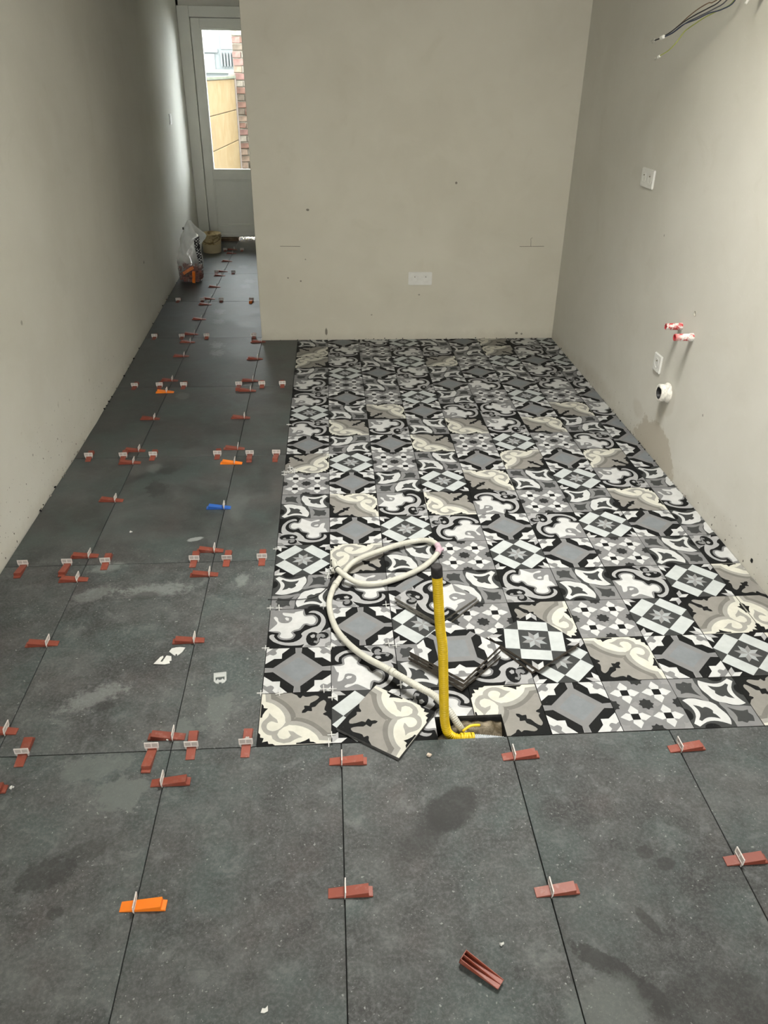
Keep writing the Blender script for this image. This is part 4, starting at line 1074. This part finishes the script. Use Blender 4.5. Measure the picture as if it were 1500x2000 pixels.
bm = bmesh.new(); tube(bm, [p - pipe.location for p in cd], 0.013, 14, lambda i, s: 0.0132 + 0.0012 * math.sin(s * 2 * math.pi / 0.0056)); mesh_obj('conduit', bm, M_SILVER, pipe)['label'] = 'silver ribbed conduit'

HOSE = [(0.567, 0.06, -0.04), (0.548, 0.061, -0.005), (0.528, 0.08, 0.02), (0.492, 0.121, 0.04), (0.452, 0.153, 0.045), (0.412, 0.195, 0.042), (0.357, 0.256, 0.035), (0.306, 0.314, 0.025), (0.254, 0.395, 0.014), (0.215, 0.481, 0.012), (0.196, 0.591, 0.012), (0.205, 0.672, 0.014), (0.227, 0.727, 0.02), (0.283, 0.83, 0.028), (0.38, 0.902, 0.026), (0.48, 0.959, 0.022), (0.56, 0.98, 0.02), (0.597, 0.96, 0.018), (0.605, 0.916, 0.016), (0.575, 0.858, 0.014), (0.522, 0.799, 0.013), (0.443, 0.745, 0.013), (0.369, 0.715, 0.014), (0.298, 0.716, 0.018), (0.245, 0.747, 0.036), (0.219, 0.784, 0.042), (0.214, 0.812, 0.045)]
hose = thing('electrical_conduit', 'ivory flexible hose looped on the patterned tiles from the hole', 'hose', (0.3, 0.6, 0))
hp = smooth_path(HOSE, 0.0013)
L = [0.0]
for p, q in zip(hp, hp[1:]): L.append(L[-1] + (q - p).length)
TOT = L[-1]
def hose_r(i, s):
    f = s / TOT
    rib = 1.0 if (f < 0.17 or 0.60 < f < 0.80) else 0.25
    return 0.0100 + 0.00075 * rib * math.sin(s * 2 * math.pi / 0.0052)
bm = bmesh.new(); tube(bm, [p - hose.location for p in hp], 0.0102, 10, hose_r); mesh_obj('ribbed_tube', bm, M_HOSE, hose)
i0 = min(range(len(hp)), key=lambda i: (hp[i] - Vector((0.603, 0.93, 0.017))).length); i1 = min(i0 + 32, len(hp) - 1)
bm = bmesh.new(); tube(bm, [p - hose.location for p in hp[i0 - 14:i1:4]], 0.0125, 10, lambda i, s: 0.0118 + 0.0008 * math.sin(i * 2.1))
bmesh.ops.create_icosphere(bm, subdivisions=1, radius=0.008, matrix=Matrix.Translation(Vector((0.618, 0.918, 0.016)) - hose.location))
mesh_obj('tape_wrap', bm, M_PINK, hose)['label'] = 'pale pink tape wound round the hose'
i2 = min(range(len(hp) // 2, len(hp)), key=lambda i: (hp[i] - Vector((0.225, 0.772, 0.03))).length)
bm = bmesh.new(); d = (hp[i2 + 2] - hp[i2 - 2]).normalized()
tube(bm, [hp[i2] - d * .0016 - hose.location, hp[i2] + d * .0016 - hose.location], 0.0118, 12); mesh_obj('cable_tie', bm, M_BLACK, hose)
i3 = int(len(hp) * 0.255)
for f in (0.155, 0.44):
    i3 = int(len(hp) * f); d = (hp[i3 + 3] - hp[i3 - 3]).normalized(); bm = bmesh.new()
    tube(bm, [hp[i3] - d * .008 - hose.location, hp[i3] - hose.location, hp[i3] + d * .008 - hose.location], 0.0119, 10); mesh_obj('joint_sleeve', bm, M_HOSE, hose)
# dark wires trailing from the hose's tie
wr = thing('black_wires', 'thin black wires trailing from the hose towards the left border', 'wire', (0.2, 0.72, 0))
for k, pts in enumerate(([(0.222, 0.775, 0.022), (0.214, 0.762, 0.004), (0.200, 0.734, 0.003), (0.173, 0.690, 0.0035), (0.147, 0.662, 0.003), (0.104, 0.650, 0.003), (0.052, 0.651, 0.003), (-0.012, 0.655, 0.003)],
                         [(0.224, 0.778, 0.022), (0.214, 0.760, 0.006), (0.206, 0.735, 0.004), (0.205, 0.700, 0.003), (0.209, 0.668, 0.003)],
                         [(0.220, 0.778, 0.022), (0.209, 0.757, 0.006), (0.200, 0.728, 0.004), (0.201, 0.692, 0.003), (0.203, 0.664, 0.003)],
                         [(0.221, 0.776, 0.022), (0.212, 0.765, 0.008), (0.196, 0.732, 0.005), (0.193, 0.700, 0.003)],
                         [(0.226, 0.779, 0.020), (0.216, 0.752, 0.004), (0.211, 0.725, 0.003), (0.208, 0.69, 0.003)])):
    bm = bmesh.new(); tube(bm, [p - wr.location for p in smooth_path(pts, 0.006)], 0.0013 if k == 0 else 0.0024, 6); mesh_obj('wire', bm, M_BLACK, wr)

# ------------------------------------------------------------------ wall fittings
M_HOLE = plain('socket_dark', (0.05, 0.045, 0.04), 0.6, 0.2, 0.2, 50)
def outlet(name, label, cat, M, gangs, kind='socket'):
    """face plate in its own frame: x along the wall, y out of the wall, z up"""
    root = thing(name, label, cat); root.matrix_world = M
    w = 0.041 + 0.0355 * (gangs - 1); h = 0.041
    bm = bmesh.new(); box(bm, -w, w, 0.0, 0.009, -h, h); bmesh.ops.bevel(bm, geom=list(bm.edges), offset=0.003, segments=2, affect='EDGES'); mesh_obj('face_plate', bm, M_WHITE, root)
    for g in range(gangs):
        cx = (g - (gangs - 1) / 2) * 0.071
        if kind == 'socket':
            bm = bmesh.new()
            Mg = Matrix.Translation((cx, 0.009, 0)) @ Matrix.Rotation(math.radians(-90), 4, 'X')
            lathe(bm, [(0.0, -0.0075), (0.0192, -0.0075), (0.0200, 0.0012), (0.0222, 0.0012), (0.0228, -0.001)], 28, Mg); s = mesh_obj('socket_well', bm, M_WHITE, root)
            for dx in (-0.0095, 0.0095):
                bm = bmesh.new(); lathe(bm, [(0.0, 0.0003), (0.0030, 0.0003), (0.0030, -0.001)], 12, Matrix.Translation((cx + dx, 0.0018, 0)) @ Matrix.Rotation(math.radians(-90), 4, 'X')); mesh_obj('pin_hole', bm, M_HOLE, s)
            bm = bmesh.new(); lathe(bm, [(0.0028, -0.001), (0.0028, 0.010), (0.0018, 0.012), (0.0, 0.012)], 12, Matrix.Translation((cx, 0.0018, 0.011)) @ Matrix.Rotation(math.radians(-90), 4, 'X')); mesh_obj('earth_pin', bm, plain('brass_pin', (0.16, 0.14, 0.10), 0.4, 0.4, 0.1, 40, metal=0.5), s)
        else:
            bm = bmesh.new(); box(bm, cx - .028, cx + .028, 0.008, 0.0115, -0.028, 0.028); bmesh.ops.bevel(bm, geom=list(bm.edges), offset=0.0015, segments=1, affect='EDGES'); mesh_obj('rocker', bm, M_WHITE, root)
    return root
def on_back(x, z): return Matrix.Translation((x, YB, z)) @ Matrix.Rotation(math.pi, 4, 'Z')
def on_right(y, z): return Matrix.Translation((XR, y, z)) @ Matrix.Rotation(math.pi / 2, 4, 'Z')
outlet('wall_socket', 'white double socket low on the back partition wall', 'socket', on_back(0.803, 0.400), 2)
r2 = outlet('wall_socket', 'white double socket high on the right wall', 'socket', on_right(2.312, 1.143), 2)
outlet('wall_socket', 'white single socket on right wall beside the pipe stubs', 'socket', on_right(1.822, 0.418), 1)
sw = outlet('light_switch', 'white light switch on the left wall near the garden door', 'switch', Matrix.Translation((wall_x(5.85), 5.85, 1.185)) @ Matrix.Rotation(-math.pi / 2, 4, 'Z'), 1, 'switch')

t = NT('stub_paint'); p = t.objc(); nz = t.noise(p, 55.0, 4.0, 0.7); x = t.comp(p, 1)
M_STUB_R = t.done(t.mix(t.math('MULTIPLY', t.ramp(nz, 0.40, 0.52), t.ramp(x, 0.085, 0.045)), (0.52, 0.030, 0.035), (0.76, 0.74, 0.70)), 0.45, 0.4)
t = NT('stub_paint_far'); p = t.objc(); nz = t.noise(p, 60.0, 4.0, 0.7)
M_STUB_R2 = t.done(t.mix(t.ramp(nz, 0.46, 0.56), (0.55, 0.05, 0.055), (0.76, 0.73, 0.69)), 0.45, 0.4)
M_INRED = plain('stub_inside_red', (0.34, 0.010, 0.018), 0.5, 0.4, 0.1, 60)
def stub(label, y, z, ln, r, mat, inner, depth=0.02):
    root = thing('pipe_stub', label, 'pipe stub'); root.matrix_world = on_right(y, z)
    Mx = Matrix.Rotation(math.radians(-90), 4, 'X')
    bm = bmesh.new(); lathe(bm, [(r * 1.12, 0.0), (r * 1.15, 0.012), (r, 0.016), (r * 1.02, ln * .5), (r * .97, ln - .003), (r * 0.93, ln), (r * .74, ln - .001), (r * .72, ln - depth)], 18, Mx); mesh_obj('sleeve', bm, mat, root)
    bm = bmesh.new(); lathe(bm, [(0.0, ln - depth), (r * .72, ln - depth), (r * .735, ln - 0.002), (r * .70, ln - .002), (r * .68, ln - depth + .001)], 18, Mx); mesh_obj('bore', bm, inner, root)
    return root
stub('upper red-tipped water pipe stub on the right wall, farther one', 1.668, 0.632, 0.070, 0.0140, M_STUB_R2, M_INRED)
stub('lower red-tipped water pipe stub on the right wall, nearer one', 1.548, 0.622, 0.078, 0.0150, M_STUB_R, M_INRED)
dr = thing('drain_pipe', 'short plaster-caked drain pipe with black bore low on right wall', 'pipe stub'); dr.matrix_world = on_right(1.668, 0.333)
Mx = Matrix.Rotation(math.radians(-90), 4, 'X')
bm = bmesh.new(); prof = [(0.044, 0.0), (0.043, 0.008), (0.037, 0.011), (0.037, 0.022), (0.039, 0.026), (0.039, 0.040), (0.034, 0.043), (0.027, 0.042)]
lathe(bm, prof, 28, Mx)
for v in bm.verts: v.co += Vector((mnoise.noise(v.co * 90), mnoise.noise(v.co * 90 + Vector((5, 0, 0))), mnoise.noise(v.co * 90 + Vector((0, 7, 0))))) * 0.0022
mesh_obj('plaster_collar', bm, plain('caked_plaster', (0.74, 0.72, 0.66), 0.85, 0.1, 0.25, 70, bump=0.5), dr)
bm = bmesh.new(); lathe(bm, [(0.0285, 0.041), (0.027, 0.042), (0.0255, 0.040), (0.0255, 0.006), (0.0, 0.006)], 24, Mx); mesh_obj('bore', bm, M_BLACK, dr)
# filled cable hole ring, fixing hole
def wall_ring(y, z, r, label):
    bm = bmesh.new(); lathe(bm, [(r, 0.0), (r * 1.02, 0.0015), (r * .85, 0.002), (r * .80, 0.0005), (0, 0.0005)], 18, Mx)
    o = mesh_obj('wall_plug', bm, plain('plug_grey', (0.50, 0.48, 0.42), 0.8, 0.1, 0.1, 40)); o.matrix_world = on_right(y, z); tag(o, label, 'wall plug')
wall_ring(1.570, 0.715, 0.011, 'small round filled plug hole above the red pipe stubs')
fh = thing('wall_hole', 'small dark hole in the right wall near the floor', 'hole'); fh.matrix_world = on_right(0.739, 0.050)
bm = bmesh.new(); lathe(bm, [(0.0085, 0.0), (0.0075, 0.0012), (0.0055, 0.0008), (0.0, 0.0004)], 10, Mx)
for v in bm.verts: v.co += Vector((random.uniform(-1, 1), 0, random.uniform(-1, 1))) * 0.0015
mesh_obj('rim', bm, M_DARK, fh)
# cables hanging out of the wall
WIRES = {'brown': [(1.685, 1.868, 1.807), (1.665, 1.885, 1.8), (1.645, 1.922, 1.783), (1.625, 1.958, 1.759), (1.605, 1.993, 1.73), (1.585, 2.022, 1.706), (1.565, 2.030, 1.695)],
 'black': [(1.685, 1.832, 1.805), (1.661, 1.868, 1.783), (1.637, 1.917, 1.764), (1.613, 1.968, 1.741), (1.589, 2.015, 1.711), (1.565, 2.030, 1.694)],
 'grey': [(1.685, 1.78, 1.802), (1.661, 1.821, 1.777), (1.637, 1.89, 1.756), (1.613, 1.942, 1.737), (1.589, 2.003, 1.705), (1.565, 2.030, 1.693)],
 'blue': [(1.685, 1.713, 1.797), (1.665, 1.763, 1.772), (1.645, 1.821, 1.763), (1.625, 1.879, 1.746), (1.605, 1.944, 1.732), (1.585, 1.997, 1.705), (1.565, 2.030, 1.691)],
 'green': [(1.685, 1.727, 1.794), (1.668, 1.81, 1.769), (1.651, 1.873, 1.751), (1.634, 1.915, 1.731), (1.616, 1.95, 1.709), (1.599, 1.966, 1.675), (1.582, 1.990, 1.647), (1.565, 2.030, 1.629)]}
WC = {'brown': (0.16, 0.10, 0.06), 'black': (0.03, 0.03, 0.035), 'grey': (0.10, 0.10, 0.12), 'blue': (0.04, 0.055, 0.10), 'green': (0.34, 0.38, 0.10)}
cb = thing('cable_bundle', 'loose electric cables sticking out of the upper right wall', 'cable', (XR, 1.68, 1.91))
bm = bmesh.new(); lathe(bm, [(0.034, 0.0), (0.034, 0.004), (0.028, 0.004), (0.026, 0.0015), (0.0, 0.0015)], 20, Matrix.Rotation(math.pi / 2, 4, 'Z') @ Mx); mesh_obj('wall_box', bm, M_DARK, cb)
for k, pts in WIRES.items():
    pts = [(1.716, 1.675 + random.uniform(-.008, .008), 1.91)] + [(1.705, 1.70, 1.885)] + pts
    bm = bmesh.new(); tube(bm, [p - cb.location for p in smooth_path(pts, 0.012)], 0.0022, 6)
    mesh_obj('wire', bm, plain('wire_' + k, WC[k], 0.45, 0.4, 0.1, 40), cb)['label'] = {'green': 'green-yellow earth wire'}.get(k, k + ' wire')
def cyl(name, a, b, r, mat, parent):
    bm = bmesh.new(); a, b = Vector(a), Vector(b); tube(bm, [a - parent.location, (a * .9 + b * .1) - parent.location, (a * .1 + b * .9) - parent.location, b - parent.location], r, 8, lambda i, s: (r * .8, r, r, r * .8)[i])
    return mesh_obj(name, bm, mat, parent)
cyl('connector', (1.565, 2.022, 1.694), (1.565, 2.052, 1.690), 0.0075, M_WHITE, cb)
cyl('wire_end', (1.565, 2.050, 1.690), (1.565, 2.112, 1.684), 0.0028, M_BLACK, cb)
cyl('connector', (1.565, 2.112, 1.684), (1.565, 2.146, 1.681), 0.0065, plain('clear_connector', (0.6, 0.58, 0.52), 0.2, 0.5, 0.05, 60, trans=0.45), cb)
cyl('connector', (1.565, 2.030, 1.628), (1.565, 2.052, 1.624), 0.0050, M_WHITE, cb)
cyl('connector', (1.565, 2.052, 1.624), (1.565, 2.078, 1.618), 0.0050, plain('clear_connector2', (0.6, 0.58, 0.52), 0.2, 0.5, 0.05, 60, trans=0.45), cb)
# white outlet sleeve at the top right corner of the view
ws = thing('cable_sleeve', 'white cable sleeve poking out of the right wall near cables', 'cable sleeve'); ws.matrix_world = on_right(1.565, 1.805)
bm = bmesh.new(); lathe(bm, [(0.014, 0.0), (0.0135, 0.030), (0.0115, 0.034), (0.009, 0.033), (0.009, 0.012), (0.0, 0.012)], 16, Mx); mesh_obj('sleeve', bm, M_WHITE, ws)
bm = bmesh.new(); tube(bm, [Vector((0, .012, 0)), Vector((0.002, .035, -.006)), Vector((0.006, .05, -.016)), Vector((0.008, .055, -.028))], 0.005, 8); mesh_obj('cable_end', bm, M_WHITE, ws)

# ------------------------------------------------------------------ bucket and clear bag in the passage
bk = thing('bucket', 'beige plastic bucket with dried mortar near the garden door', 'bucket', (-0.918, 6.40, 0.0004))
t = NT('bucket_beige'); p = t.objc(); nz = t.noise(p, 16.0, 5.0, 0.65, 0.8)
c = t.mix(t.ramp(nz, 0.46, 0.60), (0.56, 0.45, 0.25), (0.27, 0.19, 0.085)); h = t.comp(p, 2)
c = t.mix(t.ramp(h, 0.085, 0.078), c, (0.52, 0.44, 0.27))
M_BUCKET = t.done(c, 0.5, 0.35)
bm = bmesh.new(); lathe(bm, [(0.0, 0.0), (0.083, 0.0), (0.086, 0.004), (0.091, 0.09), (0.0965, 0.168), (0.0985, 0.168), (0.0995, 0.176), (0.0965, 0.180), (0.0935, 0.176), (0.088, 0.09), (0.083, 0.006), (0.0, 0.006)], 36); mesh_obj('body', bm, M_BUCKET, bk)
bm = bmesh.new(); tube(bm, smooth_path([Vector((0.098 * math.cos(a), -0.098 * math.sin(a) - .004 * math.sin(a * 1), 0.158 - 0.060 * math.sin(a))) for a in [math.pi * i / 12 for i in range(13)]], 0.01), 0.0022, 6); mesh_obj('handle', bm, M_WOOD, bk)

bag = thing('plastic_bag', 'clear plastic bag of wedges slumped against the left wall', 'bag', (-0.940, 5.20, 0))
t = NT('clear_film'); p = t.objc(); nz = t.noise(p, 9.0, 4.0, 0.6, 1.0); n2 = t.noise(p, 26.0, 3.0, 0.6, 0.6)
dif = t.n('ShaderNodeBsdfDiffuse'); dif.inputs[0].default_value = (0.85, 0.86, 0.84, 1); gl = t.n('ShaderNodeBsdfGlossy'); gl.inputs['Roughness'].default_value = 0.12; gl.inputs[0].default_value = (0.9, 0.92, 0.92, 1)
trl = t.n('ShaderNodeBsdfTranslucent'); trl.inputs[0].default_value = (0.85, 0.86, 0.84, 1)
tr = t.n('ShaderNodeBsdfTransparent'); m0 = t.n('ShaderNodeMixShader'); m1 = t.n('ShaderNodeMixShader'); m2 = t.n('ShaderNodeMixShader')
m0.inputs[0].default_value = 0.6; t.link(dif.outputs[0], m0.inputs[1]); t.link(trl.outputs[0], m0.inputs[2])
m1.inputs[0].default_value = 0.18; t.link(m0.outputs[0], m1.inputs[1]); t.link(gl.outputs[0], m1.inputs[2])
t.link(t.math('MULTIPLY', t.ramp(nz, 0.3, 0.7, 0.62, 1.0), t.ramp(t.comp(p, 2), 0.14, 0.22, 0.95, 0.30)), m2.inputs[0]); t.link(m1.outputs[0], m2.inputs[1]); t.link(tr.outputs[0], m2.inputs[2]); t.link(m2.outputs[0], t.out.inputs[0])
M_FILM = t.m
prof = [(0.0, -1.015, -0.865, .075), (0.004, -1.025, -0.855, .085), (0.05, -1.036, -0.842, .098), (0.10, -1.040, -0.832, .10), (0.15, -1.040, -0.828, .098), (0.20, -1.032, -0.834, .09), (0.25, -1.020, -0.838, .08),
        (0.30, -1.002, -0.828, .068), (0.34, -0.992, -0.800, .056), (0.37, -0.984, -0.785, .048), (0.39, -0.976, -0.800, .042), (0.42, -0.962, -0.838, .034), (0.455, -0.945, -0.872, .024), (0.485, -0.925, -0.895, .012)]
pf = []
for (z0, a0, b0, c0), (z1, a1, b1, c1) in zip(prof, prof[1:]):
    n = max(1, int((z1 - z0) / 0.011))
    pf += [(z0 + (z1 - z0) * k / n, a0 + (a1 - a0) * k / n, b0 + (b1 - b0) * k / n, c0 + (c1 - c0) * k / n) for k in range(n)]
pf.append(prof[-1])
bm = bmesh.new(); rings = []; NS = 72
def ridge(v): return 1 - 2 * abs(mnoise.noise(v))
for (z, x0, x1, ry) in pf:
    ring = []
    for k in range(NS):
        a = 2 * math.pi * k / NS; x = (x0 + x1) / 2 + (x1 - x0) / 2 * math.cos(a); y = 5.20 + ry * math.sin(a)
        u = 0.6 if z < .18 else 1.0
        n = ridge(Vector((x * 13 + z * 6, y * 13, z * 7))) * 0.010 + ridge(Vector((x * 30 - z * 16, y * 30, z * 15 + 4))) * 0.0055 - 0.008
        f = min(1, z / .03) * u * min(1, ry / .05)
        ring.append(bm.verts.new((x + n * math.cos(a) * f + .940, y + n * math.sin(a) * f - 5.20, z + 0.001)))
    rings.append(ring)
for a, b in zip(rings, rings[1:]):
    for k in range(NS): bm.faces.new((a[k], a[(k + 1) % NS], b[(k + 1) % NS], b[k]))
bm.faces.new(rings[0][::-1]); bm.faces.new(rings[-1])
mesh_obj('film', bm, M_FILM, bag, True)
t = NT('printed_label'); p = t.objc(); q = t.mapping(p, kind='POINT', sc=(85, 1, 95))
ck = t.n('ShaderNodeTexChecker'); ck.inputs['Scale'].default_value = 1.0; t.link(t.vmath('ADD', q, (0.3, 0.5, 0.2)), ck.inputs['Vector'])
gz = t.noise(p, 60.0, 2.0, 0.5)
M_LABEL = t.done(t.mix(t.math('MULTIPLY', ck.outputs['Fac'], t.ramp(gz, 0.42, 0.5)), (0.02, 0.02, 0.022), (0.62, 0.62, 0.62)), 0.5, 0.3)
bm = bmesh.new(); L0 = [(-0.872, 0.355), (-0.868, 0.30), (-0.862, 0.25), (-0.853, 0.20), (-0.848, 0.165)]; L1 = [(-0.832, 0.375), (-0.832, 0.30), (-0.829, 0.25), (-0.824, 0.20), (-0.822, 0.165)]
def ly(x, z): return -0.062 if z > .3 else -0.082
A_ = [bm.verts.new((x + .94, ly(x, z) - .020, z)) for x, z in L0]; B_ = [bm.verts.new((x + .94, ly(x, z) + .012, z)) for x, z in L1]
for i in range(4): bm.faces.new((A_[i], B_[i], B_[i + 1], A_[i + 1]))
r = bmesh.ops.extrude_face_region(bm, geom=bm.faces[:])['geom']
for v in r:
    if isinstance(v, bmesh.types.BMVert): v.co += Vector((-.001, .0015, 0))
mesh_obj('printed_strip', bm, M_LABEL, bag)['label'] = 'black strip printed with pale squares'
bm = bmesh.new(); box(bm, -.024, -.010, -.031, -.029, .420, .438); o = mesh_obj('print_mark', bm, M_BLACK, bag); o['label'] = 'small black print near the top'
# wedges heaped inside
def bagged(col, x, y, z, e, label):
    o = bpy.data.objects.new('wedge', W_ME[col]); COL.objects.link(o); o.location = (x, y, z); o.rotation_euler = e; tag(o, label, 'tile wedge', 'wedges inside the clear plastic bag')
random.seed(11)
bagged('o', -0.905, 5.118, 0.055, (math.radians(80), math.radians(-84), 0.2), 'upright orange wedge inside the clear plastic bag')
bagged('o', -0.945, 5.125, 0.105, (math.radians(70), math.radians(-28), 0.1), 'slanting orange wedge inside the clear plastic bag')
for lay in range(8):
    for s_ in range(-3, 4):
        if lay == 0 and abs(s_) == 3: continue
        if lay == 7 and s_ % 2: continue
        bagged('d' if (lay * 5 + s_) % 4 == 0 else 'r', -0.937 + s_ * 0.0262, 5.212 + random.uniform(-.006, .006), 0.006 + 0.0182 * lay, (0, 0, (math.pi / 2 if random.random() < .5 else -math.pi / 2) + random.uniform(-.02, .02)), 'red wedge heaped inside the clear plastic bag')
